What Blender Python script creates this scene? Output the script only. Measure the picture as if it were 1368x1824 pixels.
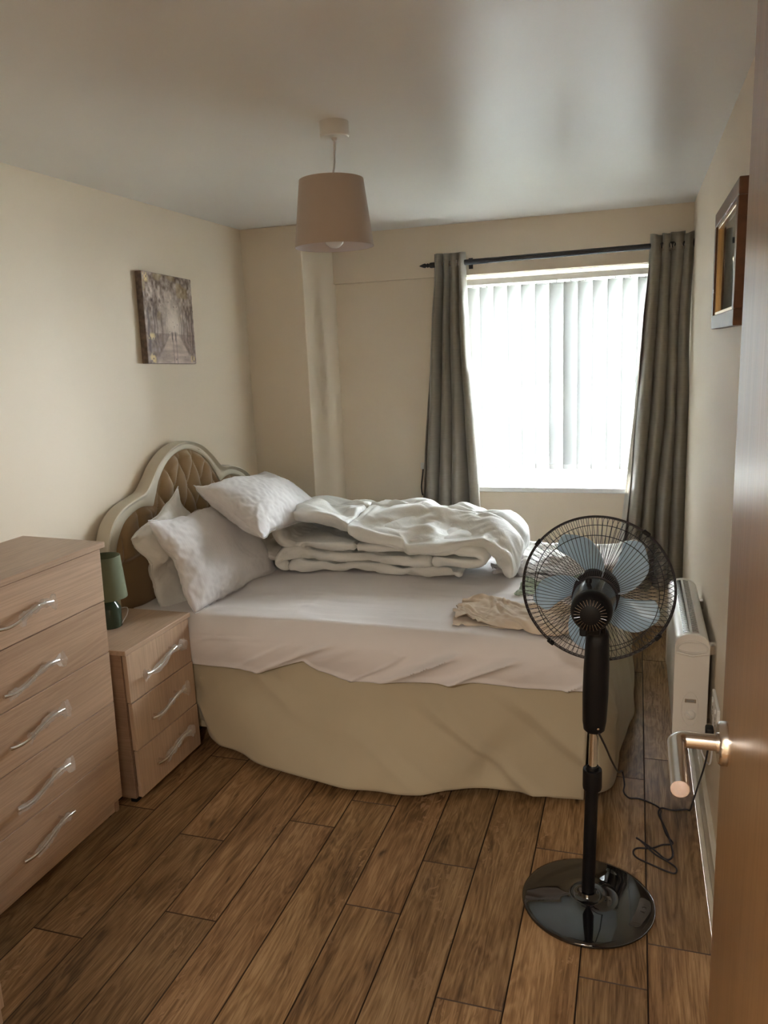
import bpy, bmesh, math, random
import numpy as np
from mathutils import Vector, Matrix, noise as mnoise
PI = math.pi
SC = bpy.context.scene
COL = SC.collection
for _o in list(bpy.data.objects):
    bpy.data.objects.remove(_o)

# ------------------------------------------------------------------ camera
CAM_H = 1.66
cam = bpy.data.objects.new('camera', bpy.data.cameras.new('camera'))
COL.objects.link(cam)
yaw, pitch, roll = -0.31460235, 0.200736511, -0.0414418787
fw = Vector((math.sin(yaw) * math.cos(pitch), math.cos(yaw) * math.cos(pitch), -math.sin(pitch)))
rt = Vector((math.cos(yaw), -math.sin(yaw), 0))
up = rt.cross(fw)
rt2 = rt * math.cos(roll) + up * math.sin(roll)
up2 = -rt * math.sin(roll) + up * math.cos(roll)
cam.matrix_world = Matrix(((rt2.x, up2.x, -fw.x, 0), (rt2.y, up2.y, -fw.y, 0), (rt2.z, up2.z, -fw.z, CAM_H), (0, 0, 0, 1)))
cam.data.sensor_fit = 'HORIZONTAL'
cam.data.sensor_width = 36.0
cam.data.lens = 36.0 * 1393.342 / 1368.0
cam.data.clip_start = 0.02
SC.camera = cam

# ------------------------------------------------------------------ sky, daylight, exposure
SC.view_settings.view_transform = 'Standard'
SC.view_settings.look = 'None'
SC.view_settings.gamma = 1.0
SC.view_settings.use_curve_mapping = False
SC.view_settings.exposure = 2.0
world = bpy.data.worlds.new('overcast_sky')
SC.world = world
world.use_nodes = True
bg = world.node_tree.nodes['Background']
bg.inputs[0].default_value = (0.92, 0.96, 1.0, 1)
bg.inputs[1].default_value = 52.0
portal = bpy.data.objects.new('window_portal', bpy.data.lights.new('window_portal', 'AREA'))
portal.data.shape = 'RECTANGLE'
portal.data.size = 1.22
portal.data.size_y = 1.26
portal.data.cycles.is_portal = True
portal.location = (-0.37, 4.93, 1.455)
portal.rotation_euler = (-PI / 2, 0, 0)      # opening looks into the room
COL.objects.link(portal)
hall = bpy.data.objects.new('hall_ceiling_light', bpy.data.lights.new('hall_ceiling_light', 'AREA'))  # added fill from behind the camera, not a known lamp
hall.data.shape = 'DISK'
hall.data.size = 0.35
hall.data.energy = 13.0
hall.data.color = (1.0, 0.93, 0.84)
hall.location = (-0.3, -0.75, 2.36)
COL.objects.link(hall)

# ------------------------------------------------------------------ room numbers (metres; camera above the origin)
XL, XR, CEIL = -2.16, 0.275, 2.375
YC, XC = 4.21, -1.79          # boxed column: front face and side face
YB, YW = 4.685, 4.715         # beam face, wall face under it
YN = 0.12                     # near wall
ZB = 2.085                    # underside of the beam
WX0, WX1, WZ0 = -0.985, 0.235, 0.83

# ------------------------------------------------------------------ helpers
def link(o, parent=None):
    COL.objects.link(o)
    if parent is not None:
        o.parent = parent
    return o

def tag(o, label=None, cat=None, group=None, kind=None):
    if label: o['label'] = label
    if cat: o['category'] = cat
    if group: o['group'] = group
    if kind: o['kind'] = kind
    return o

def root(name, loc, label, cat, group=None, rot=(0, 0, 0)):
    o = bpy.data.objects.new(name, None)
    o.empty_display_size = 0.1
    o.location = loc
    o.rotation_euler = rot
    COL.objects.link(o)
    return tag(o, label, cat, group)

def smooth(me, ang=None):
    me.polygons.foreach_set('use_smooth', [True] * len(me.polygons))
    if ang is not None:
        try:
            me.set_sharp_from_angle(angle=math.radians(ang))
        except Exception:
            pass

def mk(name, bm, m, parent=None, off=(0, 0, 0), sm=None):
    """one mesh object out of a bmesh; geometry given relative to off"""
    if isinstance(bm, bmesh.types.BMesh):
        me = bpy.data.meshes.new(name)
        bmesh.ops.recalc_face_normals(bm, faces=bm.faces)
        bm.to_mesh(me)
        bm.free()
    else:
        me = bm
    if m is not None and not me.materials:
        me.materials.append(m)
    if sm:
        smooth(me, sm)
    o = bpy.data.objects.new(name, me)
    o.location = off
    return link(o, parent)

def copy_tree(o, parent=None):
    c = o.copy()
    link(c, parent)
    for ch in [k for k in bpy.data.objects if k.parent is o]:
        copy_tree(ch, c)
    return c

def box(bm, x0, x1, y0, y1, z0, z1, bev=0.0, seg=1, M=None):
    b = bmesh.new()
    v = [b.verts.new((x, y, z)) for z in (z0, z1) for y in (y0, y1) for x in (x0, x1)]
    for f in ((0, 2, 3, 1), (4, 5, 7, 6), (0, 1, 5, 4), (2, 6, 7, 3), (0, 4, 6, 2), (1, 3, 7, 5)):
        b.faces.new([v[i] for i in f])
    if bev > 0:
        bmesh.ops.bevel(b, geom=b.edges[:], offset=bev, segments=seg, profile=0.5, affect='EDGES')
    if M is not None:
        b.transform(M)
    join(bm, b)
    return bm

def join(bm, b):
    off = len(bm.verts)
    vs = [bm.verts.new(v.co) for v in b.verts]
    b.verts.index_update()
    for f in b.faces:
        try:
            nf = bm.faces.new([vs[v.index] for v in f.verts])
            nf.smooth = f.smooth
        except ValueError:
            pass
    b.free()

def bx(*a, **k):
    return box(bmesh.new(), *a, **k)

def frames(pts, closed=False):
    pts = [Vector(p) for p in pts]
    n = len(pts)
    T = []
    for i in range(n):
        a = pts[i - 1] if (i > 0 or closed) else pts[i]
        b = pts[(i + 1) % n] if (i < n - 1 or closed) else pts[i]
        d = b - a
        T.append(d.normalized() if d.length > 1e-9 else Vector((0, 0, 1)))
    ref = Vector((0, 0, 1)) if abs(T[0].z) < 0.9 else Vector((1, 0, 0))
    out = []
    nrm = (ref - T[0] * ref.dot(T[0])).normalized()
    for t in T:
        nrm = (nrm - t * nrm.dot(t))
        nrm = nrm.normalized() if nrm.length > 1e-6 else Vector((1, 0, 0))
        out.append((nrm, t.cross(nrm)))
    return pts, out

def tube(bm, pts, r, seg=10, closed=False, sx=1.0, cap=True):
    pts, fr = frames(pts, closed)
    rs = r if isinstance(r, (list, tuple)) else [r] * len(pts)
    rings = []
    for p, (a, b), rr in zip(pts, fr, rs):
        rings.append([bm.verts.new(p + a * (rr * math.cos(2 * PI * k / seg)) + b * (rr * sx * math.sin(2 * PI * k / seg))) for k in range(seg)])
    n = len(rings)
    for i in range(n if closed else n - 1):
        A, B = rings[i], rings[(i + 1) % n]
        for k in range(seg):
            bm.faces.new((A[k], A[(k + 1) % seg], B[(k + 1) % seg], B[k]))
    if cap and not closed:
        bm.faces.new(rings[0][::-1])
        bm.faces.new(rings[-1])
    return bm

def lathe(bm, prof, seg=48, M=None, closed=False):
    """prof: list of (r, z); spun about z"""
    b = bmesh.new()
    rings = []
    for r, z in prof:
        if r < 1e-6:
            rings.append([b.verts.new((0, 0, z))])
        else:
            rings.append([b.verts.new((r * math.cos(2 * PI * k / seg), r * math.sin(2 * PI * k / seg), z)) for k in range(seg)])
    pr = list(zip(rings, rings[1:] + ([rings[0]] if closed else [])))
    if not closed: pr = pr[:len(rings) - 1]
    for A, B in pr:
        for k in range(seg):
            k2 = (k + 1) % seg
            if len(A) == 1 and len(B) == 1: continue
            if len(A) == 1: b.faces.new((A[0], B[k2], B[k]))
            elif len(B) == 1: b.faces.new((A[k], A[k2], B[0]))
            else: b.faces.new((A[k], A[k2], B[k2], B[k]))
    if M is not None:
        b.transform(M)
    join(bm, b)
    return bm

def grid_mesh(P, closed_u=False, closed_v=False):
    """P: array (nu, nv, 3) -> bmesh of quads"""
    nu, nv = P.shape[:2]
    bm = bmesh.new()
    V = [[bm.verts.new(P[i, j]) for j in range(nv)] for i in range(nu)]
    for i in range(nu if closed_u else nu - 1):
        for j in range(nv if closed_v else nv - 1):
            i2, j2 = (i + 1) % nu, (j + 1) % nv
            bm.faces.new((V[i][j], V[i2][j], V[i2][j2], V[i][j2]))
    return bm

def catmull(pts, n=8):
    pts = [Vector(p) for p in pts]
    P = [pts[0] * 2 - pts[1]] + pts + [pts[-1] * 2 - pts[-2]]
    out = []
    for i in range(1, len(P) - 2):
        a, b, c, d = P[i - 1:i + 3]
        for k in range(n):
            t = k / n
            out.append(0.5 * ((2 * b) + (c - a) * t + (2 * a - 5 * b + 4 * c - d) * t * t + (3 * b - a - 3 * c + d) * t ** 3))
    out.append(pts[-1])
    return out

_rs = np.random.RandomState(7)
_PERM = _rs.permutation(4096)
_VAL = _rs.uniform(-1, 1, 4096)
def vnoise(x, y, z=0.0):
    x, y, z = np.broadcast_arrays(np.asarray(x, float), np.asarray(y, float), np.asarray(z, float))
    xi, yi, zi = np.floor(x).astype(int), np.floor(y).astype(int), np.floor(z).astype(int)
    fx, fy, fz = x - xi, y - yi, z - zi
    s = lambda t: t * t * t * (t * (6 * t - 15) + 10)
    u, v, w = s(fx), s(fy), s(fz)
    def h(a, b, c):
        return _VAL[_PERM[(_PERM[(_PERM[a % 4096] + b) % 4096] + c) % 4096]]
    r = 0
    for dx in (0, 1):
        for dy in (0, 1):
            for dz in (0, 1):
                r = r + h(xi + dx, yi + dy, zi + dz) * (u if dx else 1 - u) * (v if dy else 1 - v) * (w if dz else 1 - w)
    return r
def fbm(x, y, z=0.0, o=4):
    r, a = 0, 1.0
    for k in range(o):
        r = r + a * vnoise(x * 2 ** k, y * 2 ** k, z + 11.3 * k)
        a *= 0.5
    return r
def ridge(x, y, z=0.0):
    return 1 - np.abs(vnoise(x, y, z)) * 2
def sst(a, b, x):
    t = np.clip((x - a) / (b - a), 0, 1)
    return t * t * (3 - 2 * t)

# ------------------------------------------------------------------ materials
class NT:
    def __init__(s, name):
        s.m = bpy.data.materials.new(name)
        s.m.use_nodes = True
        s.t = s.m.node_tree
        s.p = s.t.nodes['Principled BSDF']
        s.out = s.t.nodes['Material Output']
    def n(s, typ, **kw):
        nd = s.t.nodes.new(typ)
        for k, v in kw.items():
            if k.startswith('i_'):
                key = k[2:]
                key = int(key) if key.isdigit() else key.replace('_', ' ')
                s.set(nd.inputs[key], v)
            else:
                setattr(nd, k, v)
        return nd
    def set(s, inp, v):
        if isinstance(v, bpy.types.NodeSocket): s.t.links.new(v, inp)
        elif isinstance(v, bpy.types.Node): s.t.links.new(v.outputs[0], inp)
        elif isinstance(v, (tuple, list)) and len(v) == 3 and inp.type == 'RGBA': inp.default_value = (*v, 1)
        else: inp.default_value = v
    def math(s, op, a, b=0.0, c=None, clamp=False):
        nd = s.t.nodes.new('ShaderNodeMath'); nd.operation = op; nd.use_clamp = clamp
        s.set(nd.inputs[0], a); s.set(nd.inputs[1], b)
        if c is not None: s.set(nd.inputs[2], c)
        return nd.outputs[0]
    def vmath(s, op, a, b):
        nd = s.t.nodes.new('ShaderNodeVectorMath'); nd.operation = op
        s.set(nd.inputs[0], a); s.set(nd.inputs[1], b)
        return nd.outputs[0]
    def co(s, kind='Object', scale=(1, 1, 1), loc=(0, 0, 0), vec=None):
        if vec is None:
            vec = s.n('ShaderNodeTexCoord').outputs[kind]
        return s.n('ShaderNodeMapping', i_Vector=vec, i_Scale=scale, i_Location=loc).outputs[0]
    def noise(s, vec, scale=5, detail=3, rough=0.5, dist=0.0, col=False):
        nd = s.n('ShaderNodeTexNoise', i_Vector=vec, i_Scale=scale, i_Detail=detail, i_Roughness=rough, i_Distortion=dist)
        return nd.outputs['Color' if col else 0]
    def ramp(s, fac, stops, interp='LINEAR'):
        nd = s.t.nodes.new('ShaderNodeValToRGB'); cr = nd.color_ramp; cr.interpolation = interp
        while len(cr.elements) < len(stops): cr.elements.new(0.5)
        for e, (p, c) in zip(cr.elements, stops):
            e.position = p
            e.color = (c, c, c, 1) if isinstance(c, (int, float)) else (*c, 1)
        s.set(nd.inputs[0], fac)
        return nd.outputs[0]
    def mix(s, fac, a, b, mode='MIX'):
        nd = s.t.nodes.new('ShaderNodeMix'); nd.data_type = 'RGBA'; nd.blend_type = mode
        s.set(nd.inputs[0], fac)
        for i, v in ((6, a), (7, b)):
            if isinstance(v, (tuple, list)) and len(v) == 3: v = (*v, 1)
            s.set(nd.inputs[i], v)
        return nd.outputs[2]
    def bump(s, h, strength=0.3, dist=0.01, nrm=None):
        nd = s.n('ShaderNodeBump', i_Strength=strength, i_Distance=dist, i_Height=h)
        if nrm is not None: s.set(nd.inputs['Normal'], nrm)
        s.set(s.p.inputs['Normal'], nd.outputs[0])
        return nd.outputs[0]
    def base(s, c): s.set(s.p.inputs['Base Color'], c)
    def P(s, **k):
        for a, v in k.items(): s.set(s.p.inputs[a.replace('_', ' ')], v)
        return s

def plain(name, c, rough=0.5, metal=0.0, var=0.06, scale=8.0, bump=0.0, bscale=60.0, **k):
    N = NT(name)
    v = N.co()
    n = N.noise(v, scale, 4)
    lo = tuple(max(0, x * (1 - var)) for x in c); hi = tuple(min(1, x * (1 + var)) for x in c)
    N.base(N.ramp(n, [(0.3, lo), (0.7, hi)]))
    N.P(Roughness=rough, Metallic=metal, **k)
    if bump: N.bump(N.noise(v, bscale, 3), bump, 0.002)
    return N.m

def m_wall(name, c, rough=0.55):
    N = NT(name)
    v = N.co()
    big = N.noise(v, 0.9, 3)
    N.base(N.ramp(big, [(0.3, tuple(x * 0.965 for x in c)), (0.7, tuple(min(1, x * 1.03) for x in c))]))
    N.P(Roughness=rough)
    N.set(N.p.inputs['Specular IOR Level'], 0.35)
    N.bump(N.math('ADD', N.noise(v, 240, 2), N.math('MULTIPLY', N.noise(v, 9, 3), 1.5)), 0.12, 0.002)
    return N.m

def m_oak(name, axis='y', light=(0.66, 0.475, 0.34), dark=(0.42, 0.28, 0.19), rough=0.42):
    """sawn oak foil: fine pores and cathedral figure along the axis"""
    N = NT(name)
    info = N.n('ShaderNodeObjectInfo')
    off = N.math('MULTIPLY', info.outputs['Random'], 37.0)
    tc = N.n('ShaderNodeTexCoord').outputs['Object']
    comb = N.n('ShaderNodeCombineXYZ', i_0=off, i_1=off, i_2=off)
    tc = N.vmath('ADD', tc, comb.outputs[0])
    s = {'x': (0.5, 7, 7), 'y': (7, 0.5, 7), 'z': (7, 7, 0.5)}[axis]
    s2 = {'x': (2.0, 150, 150), 'y': (150, 2.0, 150), 'z': (150, 150, 2.0)}[axis]
    v = N.co(scale=s, vec=tc)
    warp = N.noise(v, 1.3, 4, 0.6, 0.5)
    rings = N.math('SINE', N.math('MULTIPLY', warp, 85.0))
    rings = N.math('MULTIPLY_ADD', rings, 0.5, 0.5)
    fine = N.noise(N.co(scale=s2, vec=tc), 1.0, 3, 0.7)
    tone = N.noise(v, 0.7, 2)
    f = N.math('ADD', N.math('MULTIPLY', rings, 0.10), N.math('ADD', N.math('MULTIPLY', fine, 0.42), N.math('MULTIPLY', tone, 0.72)))
    c = N.ramp(f, [(0.42, dark), (0.62, tuple((a + b) / 2 for a, b in zip(light, dark))), (0.80, light)])
    s3 = {'x': (60, 3.5, 3.5), 'y': (3.5, 60, 3.5), 'z': (3.5, 3.5, 60)}[axis]
    saw = N.ramp(N.noise(N.co(scale=s3, vec=tc), 2.2, 3, 0.65), [(0.6, 0.0), (0.78, 1.0)])
    c = N.mix(N.math('MULTIPLY', saw, 0.22), c, (0.62, 0.46, 0.34))
    N.base(c)
    N.P(Roughness=rough)
    N.bump(N.math('ADD', fine, N.math('MULTIPLY', rings, 0.3)), 0.12, 0.001)
    return N.m

def m_floor():
    N = NT('rustic_oak_floor')
    info = N.n('ShaderNodeObjectInfo')
    rnd = info.outputs['Random']
    off = N.math('MULTIPLY', rnd, 91.0)
    comb = N.n('ShaderNodeCombineXYZ', i_0=off, i_1=N.math('MULTIPLY', rnd, 53.0), i_2=off)
    tc = N.vmath('ADD', N.n('ShaderNodeTexCoord').outputs['Object'], comb.outputs[0])
    v = N.co(scale=(9, 1.15, 1), vec=tc)
    warp = N.noise(v, 1.0, 4, 0.55, 0.9)
    rings = N.math('MULTIPLY_ADD', N.math('SINE', N.math('MULTIPLY', warp, 70.0)), 0.5, 0.5)
    fine = N.noise(N.co(scale=(170, 7, 1), vec=tc), 1.0, 3, 0.7)
    mid = N.noise(N.co(scale=(19, 2.6, 1), vec=tc), 1.0, 5, 0.62, 0.9)
    tone = N.noise(N.co(scale=(5, 1.4, 1), vec=tc), 1.0, 3, 0.55)
    f = N.math('ADD', N.math('MULTIPLY', rings, 0.10), N.math('ADD', N.math('MULTIPLY', fine, 0.42), N.math('ADD', N.math('MULTIPLY', mid, 0.36), N.math('MULTIPLY', tone, 0.40))))
    c = N.ramp(f, [(0.46, (0.070, 0.036, 0.014)), (0.56, (0.180, 0.102, 0.044)), (0.66, (0.285, 0.172, 0.082)), (0.80, (0.46, 0.31, 0.17))])
    # pale flame flecks in patches
    fl = N.ramp(N.noise(N.co(scale=(34, 13, 1), vec=tc), 1.0, 4, 0.55, 2.2), [(0.55, 0.0), (0.62, 1.0)])
    patch = N.ramp(N.noise(N.co(scale=(6.5, 1.9, 1), loc=(3, 7, 0), vec=tc), 1.0, 2), [(0.54, 0.0), (0.66, 1.0)])
    c = N.mix(N.math('MULTIPLY', N.math('MULTIPLY', fl, patch), 0.8), c, (0.42, 0.27, 0.155))
    # dark cracks and knots
    kn = N.n('ShaderNodeTexVoronoi', i_Vector=N.co(scale=(11, 3.2, 1), vec=N.vmath('ADD', tc, N.vmath('MULTIPLY', N.noise(tc, 9, 2, col=True), (0.05, 0.12, 0)))), i_Scale=1.0, i_Randomness=1.0)
    knot = N.ramp(kn.outputs['Distance'], [(0.03, 1.0), (0.16, 0.0)])
    sel = N.ramp(N.n('ShaderNodeSeparateColor', i_0=kn.outputs['Color']).outputs[0], [(0.45, 0.0), (0.50, 1.0)])
    c = N.mix(N.math('MULTIPLY', N.math('MULTIPLY', knot, sel), 0.85), c, (0.028, 0.013, 0.006))
    crk = N.ramp(N.noise(N.co(scale=(40, 5, 1), loc=(9, 2, 0), vec=tc), 1.0, 3, 0.6, 1.2), [(0.70, 0.0), (0.76, 1.0)])
    c = N.mix(N.math('MULTIPLY', crk, 0.7), c, (0.045, 0.02, 0.009))
    # plank to plank tone
    c = N.mix(1.0, c, N.ramp(rnd, [(0.0, (0.80, 0.78, 0.74)), (0.35, (1.0, 0.96, 0.90)), (0.7, (1.12, 1.05, 0.98)), (1.0, (0.92, 0.86, 0.84))]), 'MULTIPLY')
    N.base(c)
    N.P(Roughness=N.ramp(mid, [(0.3, 0.44), (0.7, 0.56)]))
    N.set(N.p.inputs['Specular IOR Level'], 0.4)
    N.bump(N.math('ADD', fine, N.math('MULTIPLY', rings, 0.4)), 0.22, 0.0012)
    return N.m

def m_cloth(name, c, rough=0.85, weave=900, wrinkle=0.0, wscale=6.0, stretch=(1, 1, 1), sheen=0.15, trans=0.0, var=0.04, stripes=None):
    N = NT(name)
    v = N.co()
    col = N.ramp(N.noise(v, 3.0, 3), [(0.3, tuple(x * (1 - var) for x in c)), (0.7, tuple(min(1, x * (1 + var)) for x in c))])
    if stripes:
        sv = N.co(scale=stripes)
        w = N.n('ShaderNodeTexWave', i_Vector=sv, i_Scale=1.0, wave_type='BANDS', bands_direction='X')
        col = N.mix(N.math('MULTIPLY', N.ramp(w.outputs[1], [(0.4, 0.0), (0.6, 1.0)]), 0.10), col, tuple(min(1, x * 1.25) for x in c))
    N.base(col)
    N.P(Roughness=rough)
    N.set(N.p.inputs['Sheen Weight'], sheen)
    N.set(N.p.inputs['Specular IOR Level'], 0.25)
    h = N.math('MULTIPLY', N.noise(v, weave, 1), 0.15)
    if wrinkle:
        w1 = N.noise(N.co(scale=stretch), wscale, 4, 0.55, 0.8)
        h = N.math('ADD', h, N.math('MULTIPLY', N.math('ABSOLUTE', N.math('SUBTRACT', w1, 0.5)), -wrinkle * 10))
    N.bump(h, 0.5, 0.004)
    if trans:
        tr = N.n('ShaderNodeBsdfTranslucent', i_Color=(*c, 1))
        mx = N.n('ShaderNodeMixShader', i_0=trans, i_1=N.p.outputs[0], i_2=tr.outputs[0])
        N.t.links.new(mx.outputs[0], N.out.inputs[0])
    return N.m

def m_glass(name, tint=(1, 1, 1), rough=0.02, refl=0.08):
    N = NT(name)
    tr = N.n('ShaderNodeBsdfTransparent', i_Color=(*tint, 1))
    gl = N.n('ShaderNodeBsdfGlossy', i_Roughness=rough)
    fr = N.n('ShaderNodeFresnel', i_IOR=1.45)
    fac = N.math('ADD', N.math('MULTIPLY', fr.outputs[0], 0.9), refl - 0.04, clamp=True)
    mx = N.n('ShaderNodeMixShader', i_0=fac, i_1=tr.outputs[0], i_2=gl.outputs[0])
    N.t.links.new(mx.outputs[0], N.out.inputs[0])
    return N.m

MAT = {}
MAT['wall'] = m_wall('cream_wall_paint', (0.84, 0.735, 0.59))
MAT['ceiling'] = m_wall('satin_white_ceiling_paint', (0.80, 0.79, 0.76), 0.30)
MAT['skirt'] = plain('cream_gloss_paint', (0.72, 0.66, 0.55), 0.35)
MAT['white'] = plain('white_plastic', (0.80, 0.79, 0.76), 0.35, var=0.02)
MAT['heater'] = plain('heater_white_metal', (0.74, 0.71, 0.66), 0.35, var=0.02)
MAT['upvc'] = plain('white_window_frame', (0.85, 0.86, 0.86), 0.3, var=0.02)
MAT['oak'] = m_oak('light_oak_horizontal', 'y', (0.64, 0.455, 0.32), (0.40, 0.265, 0.175))
MAT['oak_x'] = m_oak('light_oak_top', 'y', (0.62, 0.45, 0.32), (0.42, 0.285, 0.19), 0.38)
MAT['oak_z'] = m_oak('light_oak_vertical', 'z', (0.66, 0.48, 0.34), (0.46, 0.315, 0.215))
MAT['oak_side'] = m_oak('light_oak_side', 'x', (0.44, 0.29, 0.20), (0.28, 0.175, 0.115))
MAT['gap'] = plain('dark_recess', (0.05, 0.035, 0.028), 0.8)
MAT['floor'] = m_floor()
MAT['plank_edge'] = plain('dark_plank_edge', (0.055, 0.028, 0.014), 0.6)
MAT['chrome'] = plain('chrome', (0.80, 0.78, 0.75), 0.12, 1.0, 0.02)
MAT['steel'] = plain('satin_steel', (0.62, 0.58, 0.54), 0.24, 1.0, 0.04, 30)
N = NT('clear_plastic_wrap')
N.base((0.9, 0.9, 0.9)); N.P(Roughness=0.12)
_tp = N.n('ShaderNodeBsdfTransparent', i_Color=(1, 1, 1, 1))
_mx = N.n('ShaderNodeMixShader', i_0=0.24, i_1=_tp.outputs[0], i_2=N.p.outputs[0])
N.t.links.new(_mx.outputs[0], N.out.inputs[0])
MAT['wrap'] = N.m
MAT['glass'] = m_glass('window_glass', (0.97, 0.985, 0.98))
MAT['black'] = plain('matt_black_plastic', (0.005, 0.005, 0.006), 0.5, var=0.2, bump=0.1, bscale=400, Specular_IOR_Level=0.25)
MAT['gloss_black'] = plain('gloss_black_plastic', (0.004, 0.004, 0.005), 0.035, var=0.1, IOR=1.85)
MAT['motor'] = plain('dark_metallic_shell', (0.10, 0.105, 0.112), 0.22, 0.75, var=0.1)
MAT['wire'] = plain('black_wire', (0.018, 0.013, 0.018), 0.3, 0.0)
MAT['cable'] = plain('black_cable', (0.015, 0.012, 0.016), 0.45)
MAT['iron'] = plain('black_iron', (0.03, 0.03, 0.035), 0.4)
MAT['mattress'] = m_cloth('white_sheet_cotton', (0.80, 0.76, 0.755), 0.85, 900, 0.10, 5.0, (0.6, 2.4, 1.6))
MAT['pillow'] = m_cloth('white_pillow_cotton', (0.82, 0.80, 0.81), 0.8, 900, 0.09, 7.0, stripes=(26, 26, 26))
MAT['pillow_plain'] = m_cloth('off_white_pillow_cotton', (0.84, 0.83, 0.80), 0.8, 900, 0.11, 8.0)
MAT['duvet'] = m_cloth('white_duvet_polycotton', (0.91, 0.92, 0.90), 0.5, 900, 0.24, 11.0, sheen=0.25)
MAT['valance'] = m_cloth('cream_valance', (0.50, 0.43, 0.305), 0.75, 700, 0.03, 3.0)
MAT['beige'] = m_cloth('beige_cotton', (0.70, 0.59, 0.475), 0.8, 800, 0.05, 10)
MAT['green'] = m_cloth('pale_green_cotton', (0.50, 0.60, 0.50), 0.85, 800, 0.04, 10)
MAT['blindcloth'] = None
MAT['velvet'] = m_cloth('golden_beige_velvet', (0.37, 0.245, 0.125), 0.7, 700, 0.02, 14, sheen=0.6)
MAT['cream'] = plain('cream_moulding', (0.76, 0.70, 0.58), 0.42, var=0.04)
MAT['shade'] = m_cloth('taupe_linen_shade', (0.54, 0.45, 0.385), 0.9, 600)
MAT['shade_in'] = m_cloth('pale_shade_lining', (0.74, 0.68, 0.68), 0.8, 600)
MAT['lampgreen'] = m_cloth('sage_green_shade', (0.17, 0.195, 0.125), 0.85, 700)
MAT['ceramic'] = plain('green_ceramic', (0.045, 0.075, 0.05), 0.14)
MAT['bulb'] = plain('opal_bulb', (0.85, 0.85, 0.85), 0.15)
MAT['mahogany'] = plain('brown_frame_wood', (0.13, 0.05, 0.022), 0.4, var=0.25, scale=30)
MAT['gilt'] = plain('gilt_edge', (0.55, 0.38, 0.18), 0.3, 0.7)
MAT['cable_white'] = plain('white_flex', (0.75, 0.72, 0.70), 0.4)

N = NT('translucent_blind_fabric')
v = N.co()
tr = N.n('ShaderNodeBsdfTranslucent', i_Color=(0.90, 0.92, 0.92, 1))
df = N.n('ShaderNodeBsdfDiffuse', i_Color=(0.50, 0.51, 0.51, 1))
mx = N.n('ShaderNodeMixShader', i_0=0.020, i_1=df.outputs[0], i_2=tr.outputs[0])
N.t.links.new(mx.outputs[0], N.out.inputs[0])
MAT['blind'] = N.m

def m_curtain(name, c, trans=0.10):
    N = NT(name)
    v = N.co(scale=(1, 1, 0.02))
    st = N.noise(N.co(scale=(2, 2, 90)), 3.0, 3, 0.7)
    N.base(N.ramp(st, [(0.3, tuple(x * 0.88 for x in c)), (0.7, tuple(x * 1.1 for x in c))]))
    N.P(Roughness=0.38)
    N.set(N.p.inputs['Specular IOR Level'], 0.6)
    N.set(N.p.inputs['Sheen Weight'], 0.3)
    h = N.math('ADD', N.math('MULTIPLY', st, 0.5), N.math('MULTIPLY', N.noise(N.co(scale=(1, 1, 0.25)), 26, 3), 0.8))
    N.bump(h, 0.25, 0.004)
    tr = N.n('ShaderNodeBsdfTranslucent', i_Color=(0.75, 0.66, 0.48, 1))
    mx = N.n('ShaderNodeMixShader', i_0=trans, i_1=N.p.outputs[0], i_2=tr.outputs[0])
    N.t.links.new(mx.outputs[0], N.out.inputs[0])
    return N.m
MAT['curtain'] = m_curtain('taupe_satin_curtain', (0.245, 0.215, 0.172), 0.06)
MAT['lining'] = m_cloth('white_curtain_lining', (0.75, 0.72, 0.66), 0.8, trans=0.3)

N = NT('varnished_door_veneer')
tc = N.co(scale=(6, 6, 0.6))
n1 = N.noise(tc, 6.0, 4, 0.6, 0.3)
n2 = N.noise(N.co(scale=(90, 90, 1.6)), 2.0, 3, 0.6)
f = N.math('ADD', N.math('MULTIPLY', n1, 0.6), N.math('MULTIPLY', n2, 0.4))
N.base(N.ramp(f, [(0.3, (0.19, 0.105, 0.045)), (0.7, (0.29, 0.17, 0.08))]))
N.P(Roughness=0.33)
N.bump(N.math('ADD', n2, N.math('MULTIPLY', N.noise(N.co(scale=(30, 30, 3)), 1.0, 2), 1.2)), 0.16, 0.002)
MAT['door'] = N.m

N = NT('pale_blue_fan_blade')
N.base((0.66, 0.80, 0.92)); N.P(Roughness=0.25)
tr = N.n('ShaderNodeBsdfTranslucent', i_Color=(0.72, 0.88, 1.0, 1))
tp = N.n('ShaderNodeBsdfTransparent', i_Color=(0.75, 0.88, 1.0, 1))
m1 = N.n('ShaderNodeMixShader', i_0=0.5, i_1=N.p.outputs[0], i_2=tr.outputs[0])
m2 = N.n('ShaderNodeMixShader', i_0=0.12, i_1=m1.outputs[0], i_2=tp.outputs[0])
N.t.links.new(m2.outputs[0], N.out.inputs[0])
MAT['blade'] = N.m

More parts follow.
